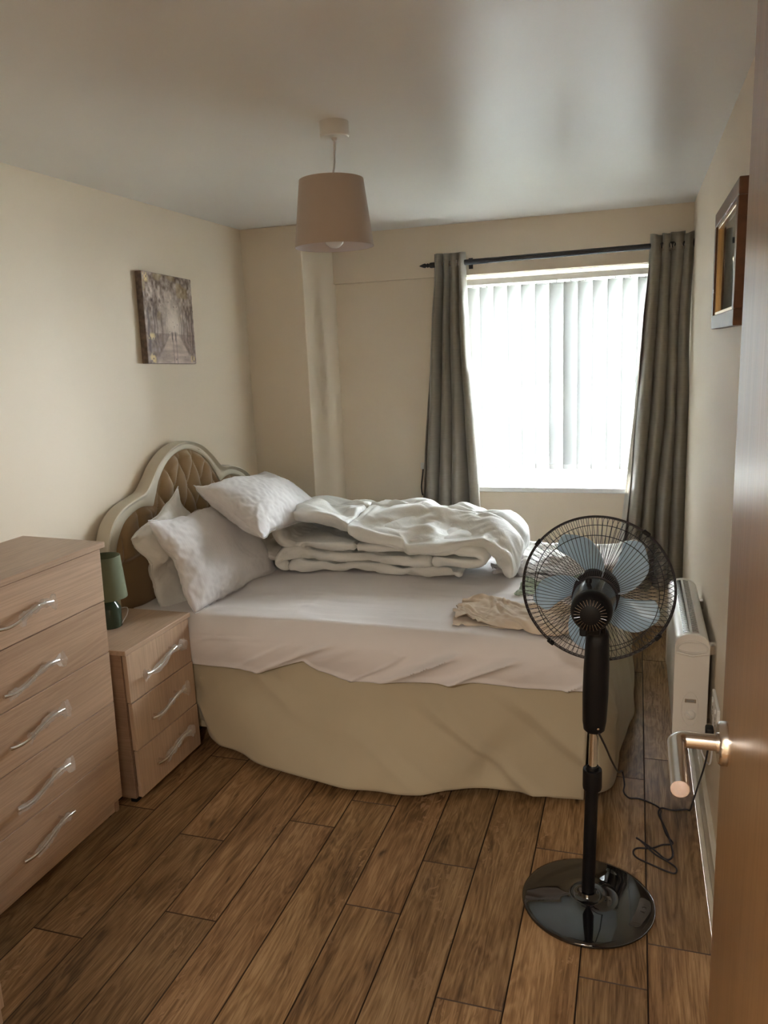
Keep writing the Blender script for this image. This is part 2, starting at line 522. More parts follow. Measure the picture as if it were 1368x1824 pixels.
# ------------------------------------------------------------------ cloth simulations (run together, meshes used below)
SIMS = []
def sim_obj(name, bm, pins=None, pressure=0.0, grav=0.0, shrink=0.0, mass=0.2, tens=30, bend=0.05, selfcol=False, col=False, damp=3, shear=None):
    me = bpy.data.meshes.new(name)
    bm.to_mesh(me); bm.free()
    o = bpy.data.objects.new('sim_' + name, me); COL.objects.link(o)
    md = o.modifiers.new('c', 'CLOTH'); s = md.settings
    if pressure:
        s.use_pressure = True; s.uniform_pressure_force = pressure
    s.quality = 5; s.mass = mass
    s.tension_stiffness = tens; s.compression_stiffness = tens; s.shear_stiffness = shear or tens * 0.4; s.bending_stiffness = bend
    s.effector_weights.gravity = grav; s.air_damping = damp
    s.shrink_min = shrink; s.shrink_max = shrink
    if pins is not None:
        vg = o.vertex_groups.new(name='pin')
        for idx, w in pins: vg.add([idx], w, 'REPLACE')
        s.vertex_group_mass = 'pin'
        s.pin_stiffness = 1.0
    md.collision_settings.use_collision = col
    if col:
        md.collision_settings.distance_min = 0.006
    md.collision_settings.use_self_collision = selfcol
    if selfcol:
        md.collision_settings.self_distance_min = 0.006
    SIMS.append((name, o))
    return o

def run_sims(frames):
    SC.frame_start = 1; SC.frame_end = frames
    for n_, o in SIMS: o.modifiers['c'].point_cache.frame_end = frames
    for f in range(1, frames + 1): SC.frame_set(f)
    dg = bpy.context.evaluated_depsgraph_get()
    out = {}
    for n_, o in SIMS:
        out[n_] = bpy.data.meshes.new_from_object(o.evaluated_get(dg))
        out[n_].name = n_
    for n_, o in SIMS: bpy.data.objects.remove(o)
    for h in helpers_col: bpy.data.objects.remove(h)
    SC.frame_set(1)
    return out
helpers_col = []

def bag(L, W, seed, nx=44, ny=30, thick=0.008, bend=None):
    rng = random.Random(seed)
    bm = bmesh.new(); g = [{}, {}]
    for s in (0, 1):
        for i in range(nx + 1):
            for j in range(ny + 1):
                e = i in (0, nx) or j in (0, ny)
                if s == 1 and e: g[1][i, j] = g[0][i, j]; continue
                x = (i / nx - .5) * L; y = (j / ny - .5) * W
                z = 0 if e else (thick + rng.random() * thick) * (1 if s == 0 else -1)
                p = Vector((x + rng.uniform(-.001, .001), y + rng.uniform(-.001, .001), z))
                if bend: p = bend(p)
                g[s][i, j] = bm.verts.new(p)
        for i in range(nx):
            for j in range(ny):
                q = [g[s][i, j], g[s][i + 1, j], g[s][i + 1, j + 1], g[s][i, j + 1]]
                bm.faces.new(q if s == 0 else q[::-1])
    return bm

for k in range(4):
    sim_obj('pillow%d' % k, bag(0.72, 0.48, k + 1, 56, 38), pressure=(1.3, 0.9, 1.6, 1.1)[k], shrink=-0.06, tens=25, bend=0.03)

# --- the folded duvet: an envelope closed along its quilting lines, laid along a snake-shaped path, then puffed up
def duvet_path():
    # (x, z) of the mid surface from the bottom layer to the top layer
    z0 = 0.615
    P = [(-0.74, .027), (-0.9, .027), (-1.3, .027), (-1.60, .027), (-1.660, .036), (-1.678, .055), (-1.660, .076), (-1.58, .082), (-1.3, .080),
         (-1.0, .080), (-0.80, .080), (-0.68, .085), (-0.65, .108), (-0.70, .132), (-0.9, .136), (-1.3, .136), (-1.48, .130), (-1.58, .128), (-1.650, .145),
         (-1.690, .195), (-1.66, .245), (-1.56, .268), (-1.3, .262), (-1.0, .255), (-0.8, .245), (-0.66, .215), (-0.57, .15), (-0.535, .08), (-0.53, .04)]
    c = catmull([(x, 0, z0 + z) for x, z in P], 10)
    d = [0]
    for a, b in zip(c, c[1:]): d.append(d[-1] + (b - a).length)
    return c, d
def duvet_bag():
    c, d = duvet_path()
    L = d[-1]; NU, NV = 180, 40
    y0, y1 = 3.44, 3.98
    px = np.interp(np.linspace(0, L, NU + 1), d, [p.x for p in c]); pz = np.interp(np.linspace(0, L, NU + 1), d, [p.z for p in c])
    tx = np.gradient(px); tz = np.gradient(pz); ln = np.hypot(tx, tz); nx_, nz_ = -tz / ln, tx / ln
    rng = random.Random(5)
    bm = bmesh.new(); g = [{}, {}]; pins = []
    JM = 22; su = set(range(0, NU + 1, 36))
    def place(i, vv, h, out=0.0):
        top = i / NU
        fr = math.exp(-(vv / .26) ** 2); bk = math.exp(-((1 - vv) / .25) ** 2)
        tp = float(sst(.68, .78, top)) * (1 - .6 * float(sst(.90, .98, top)))
        rgt = float(sst(-1.55, -.95, px[i]))
        y = y0 + (y1 - y0) * vv - out
        y += fr * (0.016 * math.sin(px[i] * 6 + 2 + top * 3) + 0.008 * math.sin(px[i] * 15 + top * 20) - 0.030 * tp * rgt)
        y += (0.10 * float(sst(-1.50, -1.70, px[i])) + .015) * fr * tp
        z = pz[i] - 0.095 * fr * tp * rgt + 0.008 * math.sin(vv * 18 + px[i] * 8) * tp - 0.04 * tp * bk
        return (px[i] + nx_[i] * h + rng.uniform(-.001, .001), y + rng.uniform(-.001, .001), z + nz_[i] * h)
    for s in (0, 1):
        for i in range(NU + 1):
            hh = 0.022 + 0.010 * float(sst(.66, .76, i / NU))
            for j in range(NV + 1):
                st = i in su or (j == JM)
                if s == 1 and st: g[1][i, j] = g[0][i, j]; continue
                dist = min([abs(i - q) for q in su] + [abs(j - JM)])
                h = 0 if st else hh * min(1, .55 + dist * .15) * (1 if s == 0 else -1)
                g[s][i, j] = bm.verts.new(place(i, j / NV, h))
                if st or (j in (0, NV) and i % 3 == 0): pins.append((g[s][i, j], .92 if st else .5))
    for s in (0, 1):
        for i in range(NU):
            for j in range(NV):
                q = [g[s][i, j], g[s][i + 1, j], g[s][i + 1, j + 1], g[s][i, j + 1]]
                if len(set(q)) == 4:
                    try: bm.faces.new(q if s == 1 else q[::-1])
                    except ValueError: pass
    for j, vv, sg in ((0, 0.0, 1), (NV, 1.0, -1)):      # rounded long edges
        rows = [[g[0][i, j] for i in range(NU + 1)]]
        for k, f in enumerate((.55, -.55)):
            row = []
            for i in range(NU + 1):
                if i in su: row.append(g[0][i, j]); continue
                hh = 0.022 + 0.010 * float(sst(.66, .76, i / NU))
                row.append(bm.verts.new(place(i, vv, hh * f, sg * hh * .8)))
            rows.append(row)
        rows.append([g[1][i, j] for i in range(NU + 1)])
        for A, B in zip(rows, rows[1:]):
            for i in range(NU):
                q = [A[i], A[i + 1], B[i + 1], B[i]]
                u_ = []
                for v in q:
                    if v not in u_: u_.append(v)
                if len(u_) >= 3:
                    try: bm.faces.new(u_ if sg > 0 else u_[::-1])
                    except ValueError: pass
    bm.verts.index_update()
    bmesh.ops.recalc_face_normals(bm, faces=bm.faces)
    bm.verts.index_update()
    return bm, [(v.index, w) for v, w in pins]
dbm, dpins = duvet_bag()
sim_obj('duvet', dbm, pins=dpins, pressure=0.42, shrink=-0.15, tens=20, bend=0.015)

# --- crumpled washing dropped on the mattress
def crumple(L, W, seed, nx, ny, amp, z, cx, cy, rot, fold=0.0, rough=1.0):
    bm = bmesh.new()
    u, v = np.meshgrid(np.linspace(-.5, .5, nx), np.linspace(-.5, .5, ny), indexing='ij')
    X = u * L; Y = v * W
    Z = amp * (fbm(u * 4 + seed, v * 4, seed, 2)) + z
    X = X + 0.05 * vnoise(u * 4, v * 4, seed + 5.5); Y = Y + 0.05 * vnoise(u * 4, v * 4, seed + 9.5)
    if fold:   # fold the sheet over on itself
        m = v > 0
        Y = np.where(m, -Y, Y); Z = np.where(m, Z + fold, Z)
    c, s = math.cos(rot), math.sin(rot)
    P = np.stack([cx + X * c - Y * s, cy + X * s + Y * c, Z], -1)
    return grid_mesh(P)
fl = bmesh.new(); box(fl, -2.2, 0.1, 2.5, 4.3, 0.3, 0.596)
flm = bpy.data.meshes.new('f'); fl.to_mesh(flm); fl.free()
flo = bpy.data.objects.new('sim_floor', flm); COL.objects.link(flo); flo.modifiers.new('c', 'COLLISION'); flo.collision.thickness_outer = 0.004; flo.collision.cloth_friction = 30
helpers_col.append(flo)
kw = dict(grav=1.0, col=True, selfcol=True, mass=0.3, tens=12, bend=0.15, damp=1)
sim_obj('beige', crumple(0.56, 0.62, 2, 56, 60, 0.030, 0.66, -0.43, 3.14, 0.02, 0.03), shrink=-0.03, **kw)
sim_obj('beige_b', crumple(0.28, 0.40, 8, 32, 44, 0.03, 0.67, -0.27, 3.02, 0.3, 0.04), shrink=-0.03, **kw)
sim_obj('green', crumple(0.40, 0.22, 4, 44, 28, 0.02, 0.66, -0.50, 3.40, 0.05), shrink=-0.02, **kw)
sim_obj('whitecase', crumple(0.50, 0.46, 6, 50, 46, 0.06, 0.70, -0.37, 3.72, -0.15, 0.06), shrink=-0.06, **kw)
hb_ = bag(0.66, 0.44, 31, 50, 34, 0.02); hb_.transform(Matrix.Translation((-.28, 3.90, .70)) @ Matrix.Rotation(.12, 4, 'Z'))
sim_obj('whitecover', hb_, pressure=1.0, grav=1.0, col=True, mass=0.2, tens=14, bend=0.02, damp=1, shrink=-0.10)
SIMMESH = run_sims(26)
# ------------------------------------------------------------------ the room
def struct(name, bm, m, parent=None, off=(0, 0, 0), sm=None):
    o = mk(name, bm, m, parent, off, sm)
    if parent is None: o['kind'] = 'structure'
    return o

# floor: a dark bed under separate planks, each a piece of its own
fl = struct('floor', bx(XL - .05, XR + .05, -1.5, YW + .05, -0.06, -0.009), MAT['gap'])
PW, PL = 0.1765, 1.0553
def plank_mesh(w, l):
    bm = bmesh.new()
    g, c, t = 0.0006, 0.0017, 0.009
    lo = [(g, g), (w - g, g), (w - g, l - g), (g, l - g)]
    hi = [(g + c, g + c), (w - g - c, g + c), (w - g - c, l - g - c), (g + c, l - g - c)]
    a = [bm.verts.new((x, y, -t)) for x, y in lo]
    b = [bm.verts.new((x, y, -0.0030)) for x, y in lo]
    d = [bm.verts.new((x, y, 0)) for x, y in hi]
    for k in range(4):
        k2 = (k + 1) % 4
        bm.faces.new((a[k], a[k2], b[k2], b[k])); bm.faces.new((b[k], b[k2], d[k2], d[k]))
    bm.faces.new(d)
    me = bpy.data.meshes.new('plank'); bm.to_mesh(me); bm.free(); me.materials.append(MAT['floor']); me.materials.append(MAT['plank_edge'])
    for p in me.polygons:
        if p.index < 8: p.material_index = 1
    return me
ENDS = {0: 2.031, 1: 1.861, 2: 2.390, 3: 1.695, 4: 2.230, 5: 1.968, 6: 2.512, 7: 2.332, 8: 1.797, 9: 2.162, 10: 1.632, 11: 2.27, 12: 1.83, 13: 2.05}
_pm = {}
for c in range(0, 14):
    x1 = 0.065 + PW * (1 - c); x0 = x1 - PW
    if c == 0: x1 = min(x1, XR)
    x0 = max(x0, XL)
    if x1 - x0 < 0.01: continue
    e = ENDS[c]
    ys = [e + PL * k for k in range(-4, 4)]
    cuts = [-1.5] + [y for y in ys if -1.45 < y < YW - .02] + [YW]
    for y0, y1 in zip(cuts, cuts[1:]):
        key = (round(x1 - x0, 4), round(y1 - y0, 4))
        if key not in _pm: _pm[key] = plank_mesh(*key)
        o = bpy.data.objects.new('plank', _pm[key]); o.location = (x0, y0, 0); link(o, fl)

struct('ceiling', bx(XL - .1, XR + .1, -1.5, 5.0, CEIL, CEIL + .1), MAT['ceiling'])
struct('wall_left', bx(XL - .1, XL, YN, 5.0, 0, CEIL), MAT['wall'])
struct('wall_right', bx(XR, XR + .1, -1.5, 5.0, 0, CEIL), MAT['wall'])
struct('wall_column', bx(XL, XC, YC, YW + .3, 0, CEIL, 0.004, 2), MAT['wall'])
# beam and back wall around the window opening
struct('wall_beam', bx(XC, XR, YB, YW + .29, ZB, CEIL), MAT['wall'])
b = bmesh.new()
box(b, XC, WX0, YW, YW + .29, 0, ZB); box(b, WX1, XR, YW, YW + .29, 0, ZB); box(b, WX0, WX1, YW, YW + .29, 0, WZ0 - .03)
struct('wall_back', b, MAT['wall'])
b = bmesh.new()
box(b, XL, -0.72, YN - .1, YN, 0, CEIL); box(b, 0.165, XR, YN - .1, YN, 0, CEIL); box(b, -0.72, 0.165, YN - .1, YN, 2.06, CEIL)
struct('wall_near', b, MAT['wall'])
b = bmesh.new()
box(b, -1.3, -1.2, -1.5, YN - .1, 0, CEIL); box(b, -1.3, XR, -1.6, -1.5, 0, CEIL)
struct('wall_hall', b, MAT['wall'])
struct('trim_1', box(box(bx(-0.75, -0.68, YN - .12, YN + .012, 0, 2.09, .003), 0.16, 0.17, YN - .12, YN + .0, 0, 2.06), -0.75, 0.17, YN - .12, YN + .012, 2.045, 2.1, .003), MAT['skirt'])
def skirting(name, x0, x1, y0, y1):
    bm = bmesh.new()
    box(bm, x0, x1, y0, y1, 0, 0.095, 0.004, 2)
    return struct(name, bm, MAT['skirt'])
skirting('baseboard_right', XR - .018, XR, YN, YW)
skirting('baseboard_left', XL, XL + .018, YN, YC)
skirting('baseboard_back', XC + .018, XR - .018, YW - .018, YW)
b = bmesh.new(); box(b, XL + .018, XC + .018, YC - .018, YC, 0, .095, .004, 2); box(b, XC, XC + .018, YC, YW - .001, 0, .095, .004, 2)
struct('baseboard_column', b, MAT['skirt'])
struct('trim_2', bx(XR - .035, XR - .0181, YN, YW - .018, 0, 0.012, .005, 2), MAT['skirt'])   # thin bead where the floor meets the skirting

# window_1: frame, sashes, glass, sill; blind hangs in the recess
YF = YW + .19
b = bmesh.new()
fw_ = 0.055
for x0, x1, z0, z1 in ((WX0, WX1, WZ0, WZ0 + fw_), (WX0, WX1, ZB - fw_, ZB), (WX0, WX0 + fw_, WZ0 + fw_, ZB - fw_), (WX1 - fw_, WX1, WZ0 + fw_, ZB - fw_), (-0.40, -0.33, WZ0 + fw_, ZB - fw_)):
    box(b, x0, x1, YF, YF + .06, z0, z1, .004)
win = struct('window_1', b, MAT['upvc'])
for x0, x1 in ((WX0 + fw_, -0.40), (-0.33, WX1 - fw_)):
    sb = bmesh.new(); s = .04
    z0, z1 = WZ0 + fw_, ZB - fw_
    box(sb, x0, x1, YF + .008, YF + .052, z0, z0 + s, .003); box(sb, x0, x1, YF + .008, YF + .052, z1 - s, z1, .003)
    box(sb, x0, x0 + s, YF + .008, YF + .052, z0 + s, z1 - s, .003); box(sb, x1 - s, x1, YF + .008, YF + .052, z0 + s, z1 - s, .003)
    box(sb, x0 + s, x1 - s, YF + .008, YF + .052, 1.13, 1.13 + s, .003)
    so = mk('sash', sb, MAT['upvc'], win)
    mk('pane', bx(x0 + s, x1 - s, YF + .028, YF + .032, z0 + s, z1 - s), MAT['glass'], so)
mk('window_sill', bx(WX0 - .03, WX1 + .02, YW - .035, YF, WZ0 - .03, WZ0, .006, 2), MAT['upvc'], win)

# outdoors: ground far below the flat and a pale block across the road
og = struct('ground', bx(-30, 30, 5.6, 60, -6.1, -6.0), plain('asphalt_and_grass', (0.22, 0.24, 0.20), 0.9, scale=0.4, var=0.3))

# ------------------------------------------------------------------ vertical blind
bl = root('vertical_blind', (-0.375, YW + .075, 2.04), 'white vertical blind with overlapping fabric slats hanging in the window', 'blind')
def rel(o, r):  # make world-built child local to its root
    o.location = Vector(o.location) - r.location
yb = YW + .075
o = mk('head_rail', bx(WX0 + .01, WX1 - .01, yb - .022, yb + .022, 2.03, 2.066, .003), MAT['upvc'], bl); rel(o, bl)
SL, SWID, NS = 0.0815, 0.089, 15
def slat_mesh():
    nx, nz = 6, 12
    P = np.zeros((nx, nz, 3))
    for i in range(nx):
        for k in range(nz):
            t = i / (nx - 1) - .5
            P[i, k] = (t * SWID, 0.003 * math.cos(t * PI) + 0.0, -(k / (nz - 1)) * (2.018 - .93))
    bm = grid_mesh(P)
    return bm
sm_ = None; hk_ = None; wt_ = None
for i in range(NS):
    x = WX0 + .045 + i * SL
    ang = math.radians(23 + 1.2 * math.sin(i * 2.3))
    if sm_ is None:
        s0 = mk('slat', slat_mesh(), MAT['blind'], bl, sm=60); sm_ = s0.data
        eb_ = bmesh.new()
        for e_ in (-SWID / 2, SWID / 2 - .0025): box(eb_, e_, e_ + .0025, -.0008, .0008, -(2.018 - .93), 0)
        hm_ = mk('edge_line', eb_, MAT['upvc'], s0).data  # added opaque strips: block light so slat edges show as grey lines
        hb = bmesh.new(); box(hb, -.004, .004, -.004, .004, 0, .014); box(hb, -.03, .03, -.0015, .0015, -.006, .002)
        hk_ = mk('hanger', hb, MAT['upvc'], s0).data
        wb = bmesh.new(); box(wb, -.04, .04, -.001, .003, -(2.018 - .93) - .003, -(2.018 - .93) + .028, .001)
        wt_ = mk('weight', wb, MAT['upvc'], s0).data
    else:
        s0 = bpy.data.objects.new('slat', sm_); link(s0, bl)
        for nm, me in (('hanger', hk_), ('weight', wt_), ('edge_line', hm_)): link(bpy.data.objects.new(nm, me), s0)
    s0.location = (x - bl.location.x, 0, 2.018 - bl.location.z)
    s0.rotation_euler = (math.radians(0.3 * math.sin(i * 1.7)), 0, ang)
    if i < NS - 1:
        cb = bmesh.new()
        tube(cb, [(x - bl.location.x + .02 + SL * .72 * t, -.012, .93 - .003 - bl.location.z - .045 * math.sin(PI * t) + .01) for t in np.linspace(0, 1, 9)], .0011, 5)
        mk('bottom_chain', cb, MAT['upvc'], bl)

# ------------------------------------------------------------------ curtain rod and curtains
YR, ZR = 4.60, 2.147
rod = root('curtain_rod', (-0.46, YR, ZR), 'black metal curtain rod above the window with a spear finial', 'curtain rod')
def lm(o, r):
    o.location = Vector(o.location) - r.location; return o
lm(mk('pole', tube(bmesh.new(), [(-1.15, YR, ZR - .002), (XR - .012, YR, ZR + .012)], .0155, 24), MAT['iron'], rod, sm=40), rod)
Rm = Matrix.Translation((-1.15, YR, ZR - .002)) @ Matrix.Rotation(-PI / 2, 4, 'Y')
lm(mk('finial', lathe(bmesh.new(), [(0, -.005), (.014, -.005), (.014, .004), (.008, .010), (.013, .018), (.008, .026), (.013, .034), (.011, .044), (.004, .062), (0, .07)], 24, Rm), MAT['iron'], rod, sm=50), rod)
for x in (-0.93, 0.07):
    lm(mk('bracket', tube(box(bmesh.new(), x - .012, x + .012, YB - .006, YB, ZR - .03, ZR + .03), [(x, YR, ZR), (x, YB - .004, ZR)], .006, 10), MAT['iron'], rod, sm=40), rod)
lm(mk('end_socket', lathe(bmesh.new(), [(0, 0), (.022, 0), (.022, .010), (.014, .012), (0, .012)], 24, Matrix.Translation((XR, YR, ZR + .012)) @ Matrix.Rotation(-PI / 2, 4, 'Y')), MAT['iron'], rod, sm=40), rod)

def curtain(label, x0t, x1t, x0b, x1b, zt, zb, npl, amp, seed, lining=False, notch=0.0):
    xc = (x0t + x1t) / 2
    r = root('curtain', (xc, YR, zt), label, 'curtain')
    nu, nv = npl * 22 + 1, 90
    u = np.linspace(0, 1, nu)[:, None]; t = np.linspace(0, 1, nv)[None, :]
    z = zt + (zb - zt) * t
    ph = npl * 2 * PI * (u + 0.018 * vnoise(u * 5, t * 1.5, seed) + 0.03 * t * vnoise(u * 3, t * .7, seed + 3))
    s = np.sin(ph)
    s = np.sign(s) * np.abs(s) ** 0.8
    w0, w1 = x0t + (x0b - x0t) * t ** 1.25, x1t + (x1b - x1t) * t ** 1.25
    x = w0 + (w1 - w0) * u + ((w1 - w0) / npl / (2 * PI) * (1.5 - .5 * t)) * np.cos(ph) + 0.002 * np.sin(2 * ph) + 0.010 * vnoise(u * 6, t * 4, seed + 8)
    A = amp * (0.85 + 0.35 * t + 0.45 * vnoise(u * 4, t * 1.2, seed + 1))
    y = YR + A * s + 0.012 * t * vnoise(u * 9, t * 3, seed + 2) - 0.02 * t
    y = y + 0.004 * ridge(u * 12 + t * 3, t * 14, seed + 4)
    zz = z + 0.004 * s * (1 - t) + 0.0 * u + 0.01 * notch * (1 - t) * vnoise(u * 8, 0.3, seed)
    # eyelet heading stands straight
    P = np.stack([x, np.minimum(y, YB - .02 if False else y), np.broadcast_to(zz, x.shape)], -1)
    bm = grid_mesh(P - np.array(r.location))
    o = mk('fabric', bm, MAT['curtain'], r, sm=75)
    sd = o.modifiers.new('thick', 'SOLIDIFY'); sd.thickness = 0.0016; sd.offset = 0
    # steel eyelet rings where the cloth crosses the rod
    eb = None
    for k in range(2 * npl):
        uu = k / (2 * npl)
        if uu <= 0.02 or uu >= 0.98: continue
        px_ = x0t + (x1t - x0t) * uu
        Rr = Matrix.Translation(Vector((px_, YR, ZR)) - r.location) @ Matrix.Rotation(math.radians(70 if k % 2 else -70), 4, 'Z') @ Matrix.Rotation(PI / 2, 4, 'X')
        if eb is None:
            b_ = bmesh.new(); prof = [(.020 + .004 * math.cos(a), .003 * math.sin(a)) for a in np.linspace(0, 2 * PI, 8, endpoint=False)]
            lathe(b_, prof, 24, closed=True)
            e = mk('eyelet', b_, MAT['steel'], r, sm=60); eb = e.data
        else:
            e = link(bpy.data.objects.new('eyelet', eb), r)
        e.matrix_local = Rr
    if lining:
        tt = np.linspace(0, 1, 60)[None, :]; uu = np.linspace(0, 1, 8)[:, None]
        X = (x0t + (x0b - x0t) * tt ** 1.25) + 0.008 + 0.035 * uu * (0.3 + tt) - 0.022 * tt * (1 - uu)
        Y = YR + .045 + 0.008 * np.sin(uu * 5 + tt * 9)
        Z = (zt - .06) + (zb + .05 - zt) * tt + 0 * uu
        o = mk('lining', grid_mesh(np.stack([X + 0 * tt, Y + 0 * X, Z + 0 * X], -1) - np.array(r.location)), MAT['lining'], r, sm=75)
        sd = o.modifiers.new('thick', 'SOLIDIFY'); sd.thickness = 0.001
    return r
curtain('taupe satin curtain hanging on the side of the window towards the bed headboard', -1.135, -0.955, -1.31, -0.85, 2.205, 0.22, 4, 0.050, 3)
curtain('taupe satin curtain bunched in the corner beside the wall heater', 0.045, 0.262, -0.085, 0.265, 2.215, 0.27, 4, 0.050, 21, lining=True, notch=1.2)

# black flex and small white switch behind the curtain
b = bmesh.new(); tube(b, catmull([(-1.262, YW - .004, .94), (-1.268, YW - .012, .88), (-1.275, YW - .012, .82), (-1.268, YW - .012, .77), (-1.25, YW - .014, .80), (-1.24, YW - .012, .86), (-1.235, YW - .012, .90)], 6), .004, 8)
o = mk('cable', b, MAT['cable'], None, sm=60); tag(o, 'short black cable looped on the wall beside the curtain', 'cable')
sw = root('wall_switch', (-1.262, YW, .955), 'small white cord switch on the wall beside the curtain', 'switch')
lm(mk('switch_body', bx(-1.275, -1.249, YW - .016, YW, .935, .975, .004, 2), MAT['white'], sw), sw)
lm(mk('button', bx(-1.268, -1.256, YW - .019, YW - .015, .945, .965, .001), MAT['white'], sw), sw)

# ------------------------------------------------------------------ door at the camera's right
door = tag(bpy.data.objects.new('door_1', None), kind='structure'); COL.objects.link(door)
DX = 0.112
mk('door_leaf', bx(DX, DX + .044, YN + .09, 0.985, 0.008, 2.035, .0015), MAT['door'], door)
rs_ = mk('rose', lathe(bmesh.new(), [(0, 0), (.026, 0), (.026, .007), (.0235, .010), (.012, .010), (.012, .012), (0, .012)], 48, Matrix.Translation((DX, .93, 1.19)) @ Matrix.Rotation(-PI / 2, 4, 'Y')), MAT['steel'], door, sm=40)
hp = [(DX - .008, .93, 1.19), (DX - .045, .93, 1.19)] + [(DX - .045 - .0125 * math.sin(a), .93 - .0125 * (1 - math.cos(a)), 1.19) for a in np.linspace(.15, PI / 2, 8)] + [(DX - .0575, .88, 1.19), (DX - .0575, .815, 1.19)]
mk('door_handle', tube(bmesh.new(), hp, .0098, 28), MAT['steel'], door, sm=40)
b = bmesh.new(); tube(b, [(DX + .044 + .008, .93, 1.19), (DX + .044 + .05, .93, 1.19), (DX + .1, .90, 1.19), (DX + .1, .83, 1.19)], .0098, 20)
mk('door_handle', b, MAT['steel'], door, sm=40)
for z in (0.25, 1.0, 1.8):
    mk('hinge', tube(bmesh.new(), [(DX + .05, YN + .085, z - .05), (DX + .05, YN + .085, z + .05)], .007, 12), MAT['steel'], door, sm=40)
# ------------------------------------------------------------------ chest of drawers and bedside cabinet
def handle_bar(L=0.24):
    pts = []
    for t in np.linspace(-1, 1, 29):
        pts.append((0.030 - 0.004 * abs(t) ** 3, t * L / 2, 0.011 * math.sin(t * PI * 0.95) + 0.004 * t))
    bm = bmesh.new(); tube(bm, pts, 0.0058, 14)
    for t in (-0.62, 0.62):
        z = 0.011 * math.sin(t * PI * 0.95) + 0.004 * t
        tube(bm, [(0.0, t * L / 2, z), (0.029, t * L / 2, z)], 0.0045, 10)
    return bm
def wrap_mesh(L, seed, a=-1.0, b=1.0, tail=1):
    """crumpled clear sleeve left on the handle"""
    rng = random.Random(seed)
    n, seg = 34, 12
    bm = bmesh.new(); rings = []
    for i in range(n):
        t = a + (b - a) * i / (n - 1)
        zc = 0.011 * math.sin(t * PI * 0.95) + 0.004 * t
        e = max(abs(t) - 0.92, 0)
        r = 0.0105 + 0.004 * float(vnoise(i * .4, seed)) + (0.012 * (1 if b > 1 and i > n - 6 else .4 if i < 4 else 0)) * (0.5 + .5 * rng.random())
        ring = []
        for k in range(seg):
            an = 2 * PI * k / seg
            rr = r * (1 + 0.30 * float(vnoise(k * .9, i * .45, seed)))
            flat = 0.55 if (i < 5 or i > n - 6) else 1
            ring.append(bm.verts.new((0.030 + rr * math.cos(an) * flat, t * L / 2 * 1.0 + rng.uniform(-.002, .002), zc + rr * math.sin(an) * (1.25 if flat < 1 else 1))))
        rings.append(ring)
    for A, B in zip(rings, rings[1:]):
        for k in range(seg):
            bm.faces.new((A[k], A[(k + 1) % seg], B[(k + 1) % seg], B[k]))
    return bm
_hb = None
def put_handle(parent, loc, seed, a=-1.0, b=1.0, rotx=0.0):
    global _hb
    if _hb is None:
        h = mk('handle', handle_bar(), MAT['chrome'], parent, sm=50); _hb = h.data
    else:
        h = link(bpy.data.objects.new('handle', _hb), parent)
    h.location = loc; h.rotation_euler = (rotx, 0, 0)
    w = mk('plastic_wrap', wrap_mesh(0.25, seed, a, b), MAT['wrap'], parent)
    w.location = loc; w.rotation_euler = (rotx, 0, 0)
    w['label'] = 'crumpled clear plastic wrap on the handle'
    return h

# chest: local origin on the floor under the drawer fronts
ch = root('chest_of_drawers', (-1.80, 1.82, 0), 'tall light oak chest of five drawers with plastic wrapped chrome handles', 'chest of drawers', rot=(0, math.radians(1.6), 0))
hw, dp = 0.402, 0.335
z0c = 0.012
b = bmesh.new()
box(b, -dp, -0.020, hw - .016, hw, 0.012, 1.030, .001); box(b, -dp, -0.020, -hw, -hw + .016, 0.012, 1.030, .001)
box(b, -dp, -dp + .006, -hw + .016, hw - .016, 0.05, 1.03)
box(b, -dp + .006, -0.03, -hw + .016, hw - .016, 0.045, 0.06)
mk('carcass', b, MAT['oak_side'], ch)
mk('inner_shadow_board', bx(-dp + .01, -0.024, -hw + .017, hw - .017, 0.062, 1.028), MAT['gap'], ch)
mk('top', bx(-dp - .003, 0.012, -hw - .012, hw + .012, 1.034, 1.054, .0015), MAT['oak_x'], ch)
mk('plinth', bx(-0.045, -0.028, -hw + .016, hw - .016, 0.012, 0.068, .001), MAT['oak'], ch)
for y in (-hw + .03, hw - .03):
    for x in (-dp + .03, -.05):
        mk('foot', tube(bmesh.new(), [(x, y, -.003 + (.009 if x < -.2 else 0)), (x, y, .013)], .012, 12), MAT['black'], ch)
zs = [0.070, 0.262, 0.455, 0.648, 0.840, 1.030]
for k in range(5):
    d = mk('drawer', bx(-0.019, -0.001, -hw + .0005, hw - .0005, zs[k] + .0015, zs[k + 1] - .0015, .0012), MAT['oak'], ch)
    # the real seams sit a little uneven
    d.rotation_euler = (0, 0, math.radians((0.1, -0.06, 0.0, 0.08, -0.05)[k]))
    put_handle(d, (-0.001, 0.0, (0.175, 0.352, 0.552, 0.722, 0.925)[k]), k + 3, *((-.55, .75), (-.95, 1.05), (-.35, 1.1), (-.8, 1.12), (-.2, 1.02))[k], rotx=math.radians((4, 3, 1, 2, 0)[k]))

